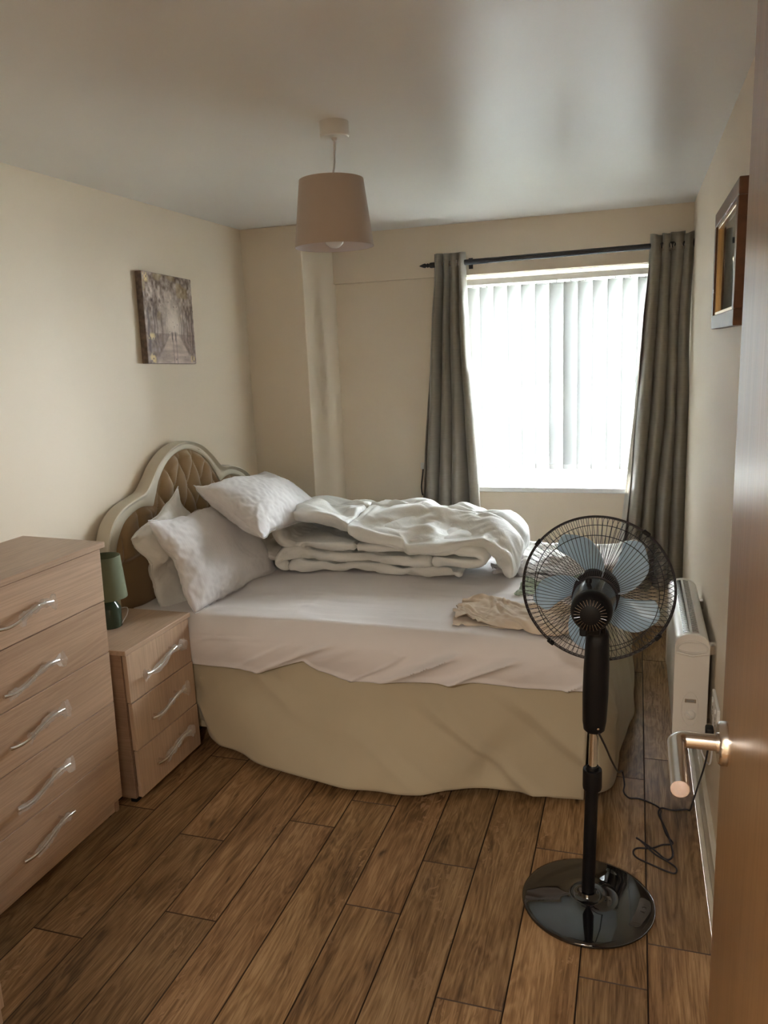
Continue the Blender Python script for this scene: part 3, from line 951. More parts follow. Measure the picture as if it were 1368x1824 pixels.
ns = root('bedside_cabinet', (-1.77, 2.507, 0), 'small light oak bedside cabinet with three drawers beside the bed', 'bedside cabinet')
hw, dp = 0.214, 0.37
b = bmesh.new()
box(b, -dp, -0.024, hw - .016, hw, 0.018, 0.606, .001); box(b, -dp, -0.024, -hw, -hw + .016, 0.018, 0.606, .001)
box(b, -dp, -dp + .006, -hw + .016, hw - .016, 0.05, 0.606)
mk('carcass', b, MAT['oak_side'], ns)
mk('inner_shadow_board', bx(-dp + .01, -0.024, -hw + .017, hw - .017, 0.062, 0.60), MAT['gap'], ns)
mk('top', bx(-dp - .004, 0.006, -hw - .010, hw + .010, 0.606, 0.625, .0015), MAT['oak_x'], ns)
mk('plinth', bx(-0.042, -0.026, -hw + .016, hw - .016, 0.018, 0.045, .001), MAT['oak_z'], ns)
for y in (-hw + .02, hw - .02):
    for x in (-dp + .03, -.04):
        mk('foot', bx(x - .014, x + .014, y - .016, y + .016, 0, .018, .002), MAT['black'], ns)
zs = [0.028, 0.220, 0.413, 0.603]
for k in range(3):
    d = mk('drawer', bx(-0.018, 0.0, -hw + .0005, hw - .0005, zs[k] + .0015, zs[k + 1] - .0015, .0012), MAT['oak_z'], ns)
    d.location = (0.006 * (2 - k) / 2, 0, 0)
    put_handle(d, (0.0, -0.015, (0.140, 0.328, 0.515)[k]), k + 13, *((-.5, 1.1), (-.7, 1.05), (-1.1, 1.15))[k], rotx=math.radians((2, 1, 3)[k]))

wd = root('wardrobe', (-1.835, 0.72, 0), 'oak wardrobe standing nearer than the chest of drawers, only its edge in view', 'wardrobe')
mk('carcass', bx(-0.315, 0.312, -0.55, 0.603, 0.0, 1.98, .002), MAT['oak_z'], wd)
for s in (-1, 1):
    dd = mk('door', bx(0.312, 0.330, min(0, s * .55) + .002 + (.02 if s > 0 else 0), max(0, s * .55) - .002 + (.05 if s > 0 else 0), 0.06, 1.97, .0015), MAT['oak_z'], wd)
    mk('handle', tube(bmesh.new(), [(.33, s * .04 + .02, .95), (.355, s * .04 + .02, .96), (.36, s * .04 + .02, 1.05), (.355, s * .04 + .02, 1.14), (.33, s * .04 + .02, 1.15)], .006, 10), MAT['chrome'], dd, sm=50)

# ------------------------------------------------------------------ table lamp on the cabinet
tl = root('table_lamp', (-1.995, 2.515, 0.625), 'small green ceramic table lamp with a sage green drum shade', 'lamp')
mk('base', lathe(bmesh.new(), [(0, 0), (.044, 0), (.046, .003), (.046, .078), (.044, .082), (.020, .122), (.018, .128), (.010, .130), (0, .130)], 48), MAT['ceramic'], tl, sm=35)
mk('lamp_holder', tube(bmesh.new(), [(0, 0, .128), (0, 0, .165)], .012, 20), MAT['white'], tl, sm=40)
mk('bulb', lathe(bmesh.new(), [(0.010, .16), (.014, .175), (.026, .20), (.028, .215), (.022, .235), (0, .244)], 24), MAT['bulb'], tl, sm=60)
mk('shade', lathe(bmesh.new(), [(.077, .122), (.064, .292), (.0625, .292), (.0755, .122)], 64, closed=True), MAT['lampgreen'], tl, sm=50)
b = bmesh.new()
for k in range(3):
    a = 2 * PI * k / 3; tube(b, [(.014 * math.cos(a), .014 * math.sin(a), .165), (.071 * math.cos(a), .071 * math.sin(a), .170)], .0014, 6)
mk('shade_ring', b, MAT['white'], tl)
mk('cord', tube(bmesh.new(), catmull([(.043, .01, .010), (.02, .08, .022), (-.01, .13, .030), (-.05, .165, .022), (-.10, .19, .004), (-.145, .20, -.02)], 8), .0023, 8), MAT['cable_white'], tl, sm=60)

# ------------------------------------------------------------------ bed
bed = root('bed', (-1.10, 3.40, 0), 'double divan bed with cream valance and arched buttoned headboard', 'bed')
BX, BY = bed.location.x, bed.location.y
def lb(o, r=bed): return lm(o, r)
lb(mk('divan_base', bx(-2.06, -0.15, 2.79, 4.06, 0.07, 0.405, .01, 2), MAT['valance'], bed))
for x in (-1.9, -.3):
    for y in (2.9, 3.95):
        lb(mk('castor', tube(bmesh.new(), [(x, y, 0), (x, y, .07)], .022, 14), MAT['black'], bed, sm=40))
def skirt(name, top, bot, bulge, seed, n=150, m=44):
    tp = catmull(top, 20); bt = catmull(bot, 20)
    def rs(c):
        d = [0]
        for a, b_ in zip(c, c[1:]): d.append(d[-1] + (b_ - a).length)
        s = np.linspace(0, d[-1], n)
        return np.stack([np.interp(s, d, [p[k] for p in c]) for k in range(3)], -1)
    A, B = rs(tp), rs(bt)
    t = np.linspace(0, 1, m)[None, :, None]
    P = A[:, None] * (1 - t) + B[:, None] * t
    tan = np.gradient(A, axis=0); tan /= np.linalg.norm(tan, axis=1)[:, None]
    nrm = np.stack([tan[:, 1], -tan[:, 0], 0 * tan[:, 0]], -1)[:, None]
    u = np.linspace(0, 1, n)[:, None]; tt = t[..., 0]
    L = np.linalg.norm(B[-1] - B[0])
    d = bulge * np.sin(PI * tt * 0.9) + 0.030 * tt * vnoise(u * L * 2.6, tt * 1.2, seed) + 0.016 * (0.3 + tt) * vnoise(u * L * 8 + tt * 2, tt * 1.5, seed + 2)
    d = d + 0.022 * np.maximum(0, ridge(u * L * 3 - tt * 1.6, tt * 1.2, seed + 5) - .2) * sst(0, .3, tt)
    P = P + nrm * d[..., None]
    bm = grid_mesh(P)
    o = lb(mk(name, bm, MAT['valance'], bed, sm=80))
    sd = o.modifiers.new('thick', 'SOLIDIFY'); sd.thickness = 0.003; sd.offset = 0
    return o
skirt('valance_side', [(-2.06, 2.772, .43), (-1.76, 2.765, .43), (-1.2, 2.757, .445), (-.6, 2.752, .447), (-.135, 2.755, .447)],
      [(-2.02, 2.785, .16), (-1.88, 2.76, .13), (-1.76, 2.745, .115), (-1.698, 2.715, .065), (-1.385, 2.614, .035), (-1.08, 2.583, .028), (-.744, 2.599, .028), (-.435, 2.66, .026), (-.150, 2.690, .016)], .006, 3)
skirt('valance_foot', [(-.128, 2.760, .447), (-.115, 3.1, .447), (-.11, 3.6, .447), (-.12, 4.07, .447)],
      [(-.150, 2.72, .03), (-.075, 2.80, .024), (-.045, 2.95, .022), (-.008, 3.26, .022), (.004, 3.6, .022), (-.02, 4.08, .022)], .035, 9)
skirt('valance_side', [(-.13, 4.075, .44), (-1.0, 4.075, .44), (-2.05, 4.07, .44)], [(-.10, 4.12, .022), (-1.0, 4.13, .022), (-2.05, 4.10, .022)], .01, 15, 60, 16)

# headboard against the wall
hb = lb(mk('headboard', None, None, bed)) if False else bpy.data.objects.new('headboard', None)
link(hb, bed); hb.location = (-2.10 - BX, 0 - BY, 0)
OUT = [(2.655, .60), (2.655, .75), (2.667, .897), (2.711, .992), (2.798, 1.049), (2.929, 1.079), (2.978, 1.093), (3.034, 1.14), (3.103, 1.202), (3.215, 1.257), (3.347, 1.275), (3.479, 1.245), (3.58, 1.182), (3.675, 1.11), (3.79, 1.092), (3.942, 1.036), (4.035, .950), (4.072, .887), (4.088, .75), (4.088, .60)]
INN = [(2.742, .60), (2.742, .75), (2.752, .876), (2.809, .965), (2.869, 1.002), (2.956, 1.023), (3.05, 1.01), (3.079, 1.062), (3.121, 1.131), (3.206, 1.201), (3.307, 1.232), (3.407, 1.228), (3.53, 1.175), (3.615, 1.10), (3.674, 1.022), (3.744, 1.040), (3.826, 1.034), (3.936, .985), (4.005, .90), (4.015, .75), (4.015, .60)]
def resamp(pts, n, corner=()):
    segs = []; cur = [pts[0]]
    for i, p in enumerate(pts[1:], 1):
        cur.append(p)
        if i in corner or i == len(pts) - 1:
            segs.append(cur); cur = [p]
    fine = []
    for s in segs:
        c = catmull([(0, a, b_) for a, b_ in s], 10) if len(s) > 2 else [Vector((0, *s[0])), Vector((0, *s[1]))]
        fine += c if not fine else c[1:]
    d = [0]
    for a, b_ in zip(fine, fine[1:]): d.append(d[-1] + (b_ - a).length)
    s = np.linspace(0, d[-1], n)
    return np.stack([np.interp(s, d, [p.y for p in fine]), np.interp(s, d, [p.z for p in fine])], -1)
NO = 200
O_ = resamp(OUT, NO); I_ = resamp(INN, NO, corner=(6, 14))
# match outline points to the inner line by nearest angle from the centre
cyh, czh = 3.37, .45
def byang(A, n):
    an = np.unwrap(np.arctan2(A[:, 1] - czh, A[:, 0] - cyh))
    t = np.linspace(an[0], an[-1], n)
    if an[-1] < an[0]:
        return np.stack([np.interp(-t, -an, A[:, 0]), np.interp(-t, -an, A[:, 1])], -1)
    return np.stack([np.interp(t, an, A[:, 0]), np.interp(t, an, A[:, 1])], -1)
O2, I2 = byang(O_, NO), byang(I_, NO)
prof = [(0.0, -.050), (0.0, .000), (.04, .010), (.12, .013), (.24, .008), (.30, .001), (.42, -.004), (.60, -.003), (.85, -.004), (1.0, -.010), (1.0, -.050)]
P = np.zeros((NO, len(prof), 3))
for k, (t, x) in enumerate(prof):
    q = O2 * (1 - t) + I2 * t
    P[:, k, 0] = x; P[:, k, 1] = q[:, 0]; P[:, k, 2] = q[:, 1]
mk('moulded_frame', grid_mesh(P), MAT['cream'], hb, sm=35)
# buttoned velvet: every face inside the inner outline
from mathutils.geometry import intersect_point_line
iy, iz = I_[:, 0], I_[:, 1]
def inside(y, z):
    y1, z1, y2, z2 = iy, iz, np.roll(iy, -1), np.roll(iz, -1)
    c = ((z1 > z) != (z2 > z)) & (y < (y2 - y1) * (z - z1) / (z2 - z1 + 1e-12) + y1)
    return c.sum() % 2 == 1
ny_, nz_ = 240, 110
ys = np.linspace(2.73, 4.03, ny_); zsg = np.linspace(.80, 1.24, nz_)
YY, ZZ = np.meshgrid(ys, zsg, indexing='ij')
ta, tb = 0.122, 0.25
p_ = (YY - 3.347) / ta + (ZZ - 1.06) / tb; q_ = (YY - 3.347) / ta - (ZZ - 1.06) / tb
hgt = (np.abs(np.sin(PI * p_ / 1.0)) * np.abs(np.sin(PI * q_ / 1.0))) ** 0.38
edge = np.array([[np.min(np.hypot(iy - a, iz - b_)) for b_ in zsg] for a in ys])
hgt = hgt * 0.034 + 0.004
side = sst(2.98, 3.08, YY) * (1 - sst(3.62, 3.72, YY))
lob = (np.abs(np.sin(PI * (YY - 2.80) / 0.125))) ** 0.4 * 0.022 + .004
hgt = hgt * side + lob * (1 - side)
hgt = hgt * sst(-.005, .035, edge) * sst(.80, .83, ZZ) - .02
bm = bmesh.new(); V = {}
for i in range(ny_):
    for j in range(nz_):
        if inside(ys[i], zsg[j]) or edge[i, j] < 0.016:
            V[i, j] = bm.verts.new((hgt[i, j] + .004 * float(vnoise(i * .1, j * .1)), ys[i], zsg[j]))
for i in range(ny_ - 1):
    for j in range(nz_ - 1):
        ks = [(i, j), (i + 1, j), (i + 1, j + 1), (i, j + 1)]
        if all(k in V for k in ks): bm.faces.new([V[k] for k in ks])
mk('buttoned_panel', bm, MAT['velvet'], hb, sm=80)
bb = None
for a in range(-3, 4):
    for c in range(-3, 4):
        if (a + c) % 2: continue
        y, z = 3.347 + a * ta / 2 , 1.06 + c * tb / 2
        if not (2.99 < y < 3.70 and .82 < z) or not inside(y, z) or edge[np.argmin(abs(ys - y)), np.argmin(abs(zsg - z))] < .02: continue
        if bb is None:
            o = mk('button', lathe(bmesh.new(), [(0, .004), (.005, .0035), (.008, 0), (.008, -.004)], 14, Matrix.Rotation(PI / 2, 4, 'Y')), MAT['velvet'], hb, sm=60); bb = o.data
        else: o = link(bpy.data.objects.new('button', bb), hb)
        o.location = (-.014, y, z)
mk('lower_panel', bx(-.05, -.012, 2.735, 4.02, .42, .803, .012, 3), MAT['velvet'], hb, sm=60)
mk('backing', bx(-.055, -.045, 2.70, 4.05, .42, .90), MAT['velvet'], hb)
for y in (2.90, 3.86):
    mk('strut', bx(-.045, -.02, y - .03, y + .03, .05, .43, .003), MAT['oak_z'], hb)

# mattress in its fitted sheet
ma = root('mattress', (-1.10, 3.40, 0.41), 'deep mattress under a crinkled white fitted sheet', 'mattress')
lm(mk('core', bx(-2.06, -0.155, 2.775, 4.06, 0.41, 0.575, .03, 3), MAT['pillow_plain'], ma), ma)
HEM = [(-2.1, .40), (-1.768, 0.393), (-1.549, 0.4), (-1.455, 0.386), (-1.371, 0.416), (-1.259, 0.452), (-1.2, 0.416), (-1.05, 0.384), (-0.874, 0.403), (-0.619, 0.427), (-0.379, 0.418), (-0.1, 0.432)]
SEAMPTS = [(-2.1, -1.754, -1.478, -1.075, -0.579, -0.1), (.50, .514, .532, .545, .555, .56)]
def sheet():
    x0, x1, y0, y1, zt = -2.075, -0.138, 2.735, 4.075, 0.600
    R = 0.055
    nx, nt, nsd = 190, 130, 26
    # perimeter-style wrap: t runs near hem -> over the top -> far hem ; foot end closed by its own strip
    tv = np.concatenate([np.linspace(-1, 0, nsd, endpoint=False), np.linspace(0, 1, nt - 2 * nsd), np.linspace(1, 2, nsd + 1)[1:]])
    xs = x0 + (x1 - x0) * np.linspace(0, 1, nx)
    hx, hz = zip(*HEM)
    bm = bmesh.new(); rows = []
    for ix, x in enumerate(xs):
        row = []
        edge_line = float(np.interp(x, hx, hz))
        for t in tv:
            if t < 0:
                s = -t; z = zt - R - (zt - R - edge_line) * s; y = y0 - 0.012 * math.sin(PI * min(1, s * 1.2)); n = (0, -1, 0)
            elif t > 1:
                s = t - 1; z = zt - R - (zt - R - .40) * s; y = y1; n = (0, 1, 0)
            else:
                yy = y0 + R * .55 + (y1 - y0 - 1.1 * R) * t
                dn = min(yy - y0, y1 - yy)
                z = zt - R + math.sqrt(max(0, R * R - max(0, R - dn) ** 2)) if dn < R else zt
                y = yy; n = (0, 0, 1)
            # round the foot end
            df = x1 - x
            if df < R and 0 <= t <= 1:
                z = min(z, zt - R + math.sqrt(max(0, R * R - (R - df) ** 2)))
            row.append((x, y, z, t))
        rows.append(row)
    A = np.array(rows); X, Y, Z, T = A[..., 0], A[..., 1], A[..., 2], A[..., 3]
    near = np.clip(-T * 4, 0, 1); top = ((T >= 0) & (T <= 1)).astype(float)
    rk = lambda f: np.maximum(0, f) ** 2
    g = sst(-1.6, -.5, X)
    # slanting pull lines on the near side, fanning toward the foot corner
    a1 = rk(ridge(X * 4.2 - Z * 9, Z * 2.0 + X * .6, 2.0) - .05)
    a2 = rk(ridge(X * 9 - Z * 18, Z * 3 + X * 1.2, 5.0) - .15)
    dn = near * ((0.050 * a1 + 0.024 * a2) * (0.35 + 0.65 * g) + 0.010 * vnoise(X * 6, Z * 8, 4.0))
    dn = dn + near * 0.006 * np.exp(-((Z - SEAMZ(X)) / .006) ** 2)
    dn = dn * sst(-1.86, -1.60, X)
    Y = Y - dn - near * sst(-1.86, -1.60, X) * 0.018 * sst(.52, .42, Z) * (0.5 + 0.5 * vnoise(X * 5, 1.0))
    # soft ridges across the top
    w1 = rk(ridge(X * 1.3 + .3 * vnoise(X * 2, Y * 2), Y * 5.5, 8.0) - .3); w2 = rk(ridge(X * 2.6, Y * 12, 9.0) - .4)
    Z = Z + top * (0.020 * w1 + 0.010 * w2 + 0.008 * vnoise(X * 1.6, Y * 2.2, 3.0)) * sst(0, .05, x1 - X + .02)
    P = np.stack([X, Y, Z], -1)
    V = [[bm.verts.new(p) for p in r] for r in P]
    for i in range(nx - 1):
        for j in range(len(tv) - 1):
            bm.faces.new((V[i][j], V[i + 1][j], V[i + 1][j + 1], V[i][j + 1]))
    # foot drop: last row falls to the hem
    last = V[-1]; prev = last
    for s in np.linspace(0, 1, 13)[1:]:
        cur = []
        for k, v in enumerate(last):
            p = P[-1, k]; tgt = min(p[2], .425)
            cur.append(bm.verts.new((p[0] + .004 + .012 * s, p[1], p[2] + (tgt - p[2]) * s)))
        for j in range(len(cur) - 1): bm.faces.new((prev[j], cur[j], cur[j + 1], prev[j + 1]))
        prev = cur
    return bm
SEAMZ = lambda X: np.interp(X, *SEAMPTS)
o = lm(mk('fitted_sheet', sheet(), MAT['mattress'], ma, sm=80), ma)
sd = o.modifiers.new('thick', 'SOLIDIFY'); sd.thickness = 0.002; sd.offset = 0

# ------------------------------------------------------------------ pillows, duvet, washing (meshes from the cloth runs)
def basis(c, e1, e2):
    """pillow frame: local x along e1 (long side), local y along e2"""
    e1 = Vector(e1).normalized(); e2 = Vector(e2); e2 = (e2 - e1 * e2.dot(e1)).normalized(); e3 = e1.cross(e2)
    M = Matrix((e1, e2, e3)).transposed().to_4x4(); M.translation = Vector(c)
    return M
def seam_of(name, L, W): return None
def pillow(k, c, e1, e2, label, m, scale=(1, 1, 1), bend=0.0, seam=True, rough=0.012):
    me = SIMMESH['pillow%d' % k]
    co = np.array([v.co[:] for v in me.vertices])
    co[:, 2] += bend * (co[:, 0] ** 2) - bend * .03
    co += rough * np.stack([vnoise(co[:, 0] * 7, co[:, 1] * 7, q + k * 3) for q in (1.0, 5.0, 9.0)], -1)
    co *= np.array(scale)
    me.vertices.foreach_set('co', co.ravel()); me.update()
    smooth(me)
    me.name = 'pillow'
    me.materials.clear()
    r = root('pillow', c, label, 'pillow', 'pillows at the head of the bed')
    M = basis((0, 0, 0), e1, e2)
    r.rotation_euler = M.to_euler()
    o = mk('cushion', me, m, r)
    sb = o.modifiers.new('smooth', 'SUBSURF'); sb.levels = 0; sb.render_levels = 1
    if seam:
        # piped seam: border vertices of the closed bag in order
        nx, ny = 56, 38
        g0 = {}; idx = 0
        for i in range(nx + 1):
            for j in range(ny + 1): g0[i, j] = idx; idx += 1
        order = [g0[i, 0] for i in range(nx)] + [g0[nx, j] for j in range(ny)] + [g0[i, ny] for i in range(nx, 0, -1)] + [g0[0, j] for j in range(ny, 0, -1)]
        pts = [Vector(co[q]) * 1.004 for q in order]
        mk('piping', tube(bmesh.new(), pts, .0017, 6, closed=True), m, r, sm=80)
    return r
pillow(0, (-1.835, 3.135, .792), (0.05, 1, -0.05), (-.175, 0, .36), 'front white striped pillow leaning in front of the plain one', MAT['pillow'], (1.0, .92, .72))
pillow(1, (-1.975, 2.985, .790), (0.12, .30, -.95), (0.0, 0.95, .28), 'plain off-white pillow upright against the headboard behind the front pillow', MAT['pillow_plain'], (.64, .82, .80), rough=0.03)
pillow(2, (-1.755, 3.475, .955), (0.02, 1, -0.06), (-.33, 0, .22), 'white pillow tilted on top, nearest the duvet', MAT['pillow'], (1.0, .88, .80))
pillow(3, (-1.86, 3.72, .70), (0.0, 1, 0), (-1, 0, .10), 'white pillow lying flat in shade under the tilted one', MAT['pillow_plain'], (.86, .90, .70))

def settle(name, me, m, label, cat, group=None, dz=0.0, dxy=(0, 0), sub=1):
    smooth(me)
    co = np.array([v.co[:] for v in me.vertices]); c = (co.min(0) + co.max(0)) / 2; c[2] = co[:, 2].min()
    co = co - c
    me.vertices.foreach_set('co', co.ravel()); me.update()
    o = mk(name, me, m, None, (c[0] + dxy[0], c[1] + dxy[1], c[2] + dz))
    tag(o, label, cat, group)
    if sub:
        s = o.modifiers.new('smooth', 'SUBSURF'); s.levels = 0; s.render_levels = sub
    return o
settle('duvet', SIMMESH['duvet'], MAT['duvet'], 'thick white quilted duvet folded in layers on the bed', 'duvet')
def cloth(k, name, m, label, cat, **kw):
    o = settle(name, SIMMESH[k], m, label, cat, **kw)
    sd = o.modifiers.new('thick', 'SOLIDIFY'); sd.thickness = 0.002; sd.offset = 0
cloth('beige', 'bedsheet', MAT['beige'], 'crumpled beige sheet nearest the camera on the mattress', 'bedsheet')
cloth('beige_b', 'pillowcase', MAT['beige'], 'small crumpled beige cloth behind the fan motor on the bed', 'pillowcase')
cloth('green', 'cloth', MAT['green'], 'pale green cloth between the beige sheet and the white linen', 'cloth')
cloth('whitecase', 'pillowcase', MAT['pillow'], 'white pillowcase lying behind the pale green cloth', 'pillowcase')
cloth('whitecover', 'duvet_cover', MAT['pillow_plain'], 'heap of crumpled white linen at the far foot corner of the bed', 'duvet cover')
# ------------------------------------------------------------------ pedestal fan
fan = root('pedestal_fan', (-0.105, 2.16, 0), 'black pedestal fan with pale blue blades facing the bed', 'fan')
FB = Vector(fan.location)
mk('base', lathe(bmesh.new(), [(0, 0.0), (.188, 0.0), (.194, .003), (.196, .009), (.193, .014), (.182, .017), (.14, .0225), (.09, .0275), (.062, .029), (.056, .033), (.052, .034), (.046, .031), (.036, .031), (.030, .036), (.026, .044), (0, .046)], 96), MAT['gloss_black'], fan, sm=50)
LEAN = 0.021
def pz(z): return (LEAN * z, 0, z)
mk('lower_pole', tube(bmesh.new(), [pz(.035), pz(.40)], .0190, 32), MAT['black'], fan, sm=40)
Mz = lambda z: Matrix.Translation(pz(z))
mk('height_collar', lathe(bmesh.new(), [(.0195, .384), (.0265, .384), (.0275, .390), (.0275, .440), (.0265, .446), (.0185, .446), (.0175, .456), (.0135, .456), (.0135, .384)], 36, Matrix.Translation((LEAN * .42, 0, 0)), closed=True), MAT['black'], fan, sm=40)
mk('upper_pole', tube(bmesh.new(), [pz(.40), pz(.62)], .0125, 28), MAT['chrome'], fan, sm=40)
# control housing: tall tapered shell
bm = bmesh.new()
rings = []
for z, a, b_ in [(.566, .012, .014), (.567, .022, .024), (.575, .030, .030), (.60, .0335, .034), (.68, .0360, .038), (.76, .0355, .038), (.83, .0330, .034), (.865, .0310, .030), (.872, .027, .026), (.874, .010, .010)]:
    rings.append([bm.verts.new((LEAN * z + a * math.copysign(abs(math.cos(t)) ** .8, math.cos(t)), b_ * math.copysign(abs(math.sin(t)) ** .8, math.sin(t)), z)) for t in np.linspace(0, 2 * PI, 32, endpoint=False)])
for A, B in zip(rings, rings[1:]):
    for k in range(32): bm.faces.new((A[k], A[(k + 1) % 32], B[(k + 1) % 32], B[k]))
bm.faces.new(rings[0][::-1]); bm.faces.new(rings[-1])
hs = mk('control_housing', bm, MAT['black'], fan, sm=50)
mk('screw', lathe(bmesh.new(), [(0, .002), (.003, .0015), (.004, 0)], 12, Matrix.Translation((LEAN * .59 + .012, -.031, .588)) @ Matrix.Rotation(PI / 2, 4, 'X')), MAT['steel'], hs)
# neck with tilt joint
b = bmesh.new()
box(b, LEAN * .88 - .022, LEAN * .88 - .012, -.022, .022, .86, .925, .003, 2); box(b, LEAN * .88 + .012, LEAN * .88 + .022, -.022, .022, .86, .925, .003, 2)
box(b, LEAN * .88 - .012, LEAN * .88 + .012, -.018, .018, .865, .90, .003)
tube(b, [(LEAN * .88 - .030, 0, .905), (LEAN * .88 + .026, 0, .905)], .012, 20)
mk('tilt_joint', b, MAT['black'], fan, sm=40)
mk('tilt_knob', lathe(bmesh.new(), [(0, 0), (.013, 0), (.015, .004), (.015, .014), (.012, .018), (0, .018)], 20, Matrix.Translation((LEAN * .88 - .030, 0, .905)) @ Matrix.Rotation(-PI / 2, 4, 'Y')), MAT['black'], fan, sm=40)
# head: local z is the blowing axis (away from the camera)
ax = Vector((0.022, 1.0, -0.035)).normalized()
zl = ax; xl_ = Vector((1, 0, 0)); xl_ = (xl_ - zl * xl_.dot(zl)).normalized(); yl = zl.cross(xl_)
HM = Matrix((xl_, yl, zl)).transposed().to_4x4()
HC = Vector((-.098, 2.13, .961)) - FB       # middle of the motor
def hd(name, bm, m, parent=fan, sm=40):
    o = mk(name, bm, m, parent, sm=sm)
    if parent is fan:
        o.location = HC; o.rotation_euler = HM.to_euler()
    return o
# rear cap and motor shell
mk_prof = [(0, -.118), (.020, -.117), (.040, -.110), (.050, -.098), (.0545, -.080), (.0545, -.060), (.0525, -.052)]
cap = hd('rear_cap', lathe(bmesh.new(), mk_prof, 56), MAT['black'], sm=60)
vb = None
for k in range(28):
    a = 2 * PI * k / 28
    if vb is None:
        b = bmesh.new(); box(b, .026, .043, -.0012, .0012, -.117, -.108, .0005); v_ = mk('vent_rib', b, MAT['gloss_black'], cap); vb = v_.data
    else: v_ = link(bpy.data.objects.new('vent_rib', vb), cap)
    v_.rotation_euler = (0, 0, a)
hd('motor_shell', lathe(bmesh.new(), [(.050, -.060), (.0545, -.056), (.0565, -.040), (.0595, .030), (.0600, .046), (.056, .050), (0, .050)], 64), MAT['motor'], sm=40)
hd('oscillation_knob', lathe(bmesh.new(), [(0, .024), (.006, .024), (.0085, .021), (.0085, .012), (.006, .010), (.006, 0)], 18, Matrix.Translation((-.012, -.052, -.020)) @ Matrix.Rotation(PI / 2, 4, 'X')), MAT['black'])
b = bmesh.new(); box(b, -.022, .022, .035, .075, -.055, .005, .006, 2)
box(b, -.030, -.010, .045, .07, -.085, -.03, .004)
hd('gearbox', b, MAT['black'])
# blades and hub
GR, GM = 0.217, 0.150                        # guard radius and its mid plane along the axis
BZ = .138
hub = hd('blade_hub', lathe(bmesh.new(), [(0, BZ + .035), (.030, BZ + .034), (.055, BZ + .026), (.064, BZ + .015), (.066, BZ - .012), (.066, BZ - .028), (.060, BZ - .030), (0, BZ - .028)], 56), MAT['black'])
def blade():
    nr, nw = 20, 12
    P = np.zeros((nr, nw, 3))
    for i in range(nr):
        t = i / (nr - 1); r = .050 + (.188 - .050) * t
        # swept outline: leading and trailing angles
        sweep = -0.44 * t ** 1.2
        half = 0.50 - 0.20 * t
        rnd = 1.0 if t < .8 else math.sqrt(max(0.0, 1 - ((t - .8) / .2) ** 2 * 0.80))
        for j in range(nw):
            s = (j / (nw - 1) - .5) * 2
            a = sweep + half * s * rnd * (1.0 if t > .15 else .9)
            rr = r - (0.012 * (s ** 2) * t)
            P[i, j] = (rr * math.cos(a), rr * math.sin(a), BZ - .004 + .030 * s * (1 - .45 * t) * -1 + .006 * (1 - s * s))
    return grid_mesh(P)
bl0 = None
BLADE0 = math.radians(-24)
for k in range(5):
    if bl0 is None:
        o = hd('blade', blade(), MAT['blade'], sm=70); bl0 = o.data
    else:
        o = link(bpy.data.objects.new('blade', bl0), fan); o.location = HC; o.rotation_euler = HM.to_euler()
    sd = o.modifiers.new('thick', 'SOLIDIFY'); sd.thickness = .0018; sd.offset = 0
    o.rotation_euler = (HM @ Matrix.Rotation(2 * PI * k / 5 + BLADE0, 4, 'Z')).to_euler()
# wire guards: every wire a piece
def guard(name, prof, n, ringr, twist, centre):
    g = bmesh.new()
    for r, z, w in ringr:
        tube(g, [(r * math.cos(a), r * math.sin(a), z) for a in np.linspace(0, 2 * PI, 96, endpoint=False)], w, 8, closed=True)
    if centre: lathe(g, centre, 48)
    o = hd(name, g, MAT['wire'], sm=50)
    wm = None
    pts = []
    pp = catmull([(r, 0, z) for r, z in prof], 5)
    for i, p in enumerate(pp):
        a = twist * math.sin(PI * min(1, i / (len(pp) - 1)) * 1.0) 
        pts.append((p.x * math.cos(a), p.x * math.sin(a), p.z))
    for k in range(n):
        if wm is None:
            w = mk('wire', tube(bmesh.new(), pts, .0008, 5, cap=False), MAT['wire'], o, sm=80); wm = w.data
        else: w = link(bpy.data.objects.new('wire', wm), o)
        w.rotation_euler = (0, 0, 2 * PI * k / n)
    return o
guard('rear_guard', [(.058, GM - .098), (.085, GM - .095), (.125, GM - .082), (.165, GM - .060), (.195, GM - .034), (.212, GM - .012), (.2155, GM)], 90,
      [(GR, GM, .0028), (.172, GM - .0545, .0011), (.062, GM - .098, .0022)], 0.035, None)
guard('front_guard', [(.050, GM + .062), (.085, GM + .060), (.130, GM + .052), (.170, GM + .038), (.198, GM + .020), (.212, GM + .006), (.2155, GM + .001)], 90,
      [(.2135, GM + .004, .0016), (.186, GM + .029, .0011)], -0.05, [(0, GM + .066), (.046, GM + .066), (.052, GM + .062), (.052, GM + .058), (0, GM + .060)])
for k in range(4):
    a = 2 * PI * (k + .42) / 4
    b = bmesh.new(); box(b, GR - .006, GR + .006, -.011, .011, GM - .007, GM + .007, .002)
    o = hd('guard_clip', b, MAT['black']); o.rotation_euler = (HM @ Matrix.Rotation(a, 4, 'Z')).to_euler()
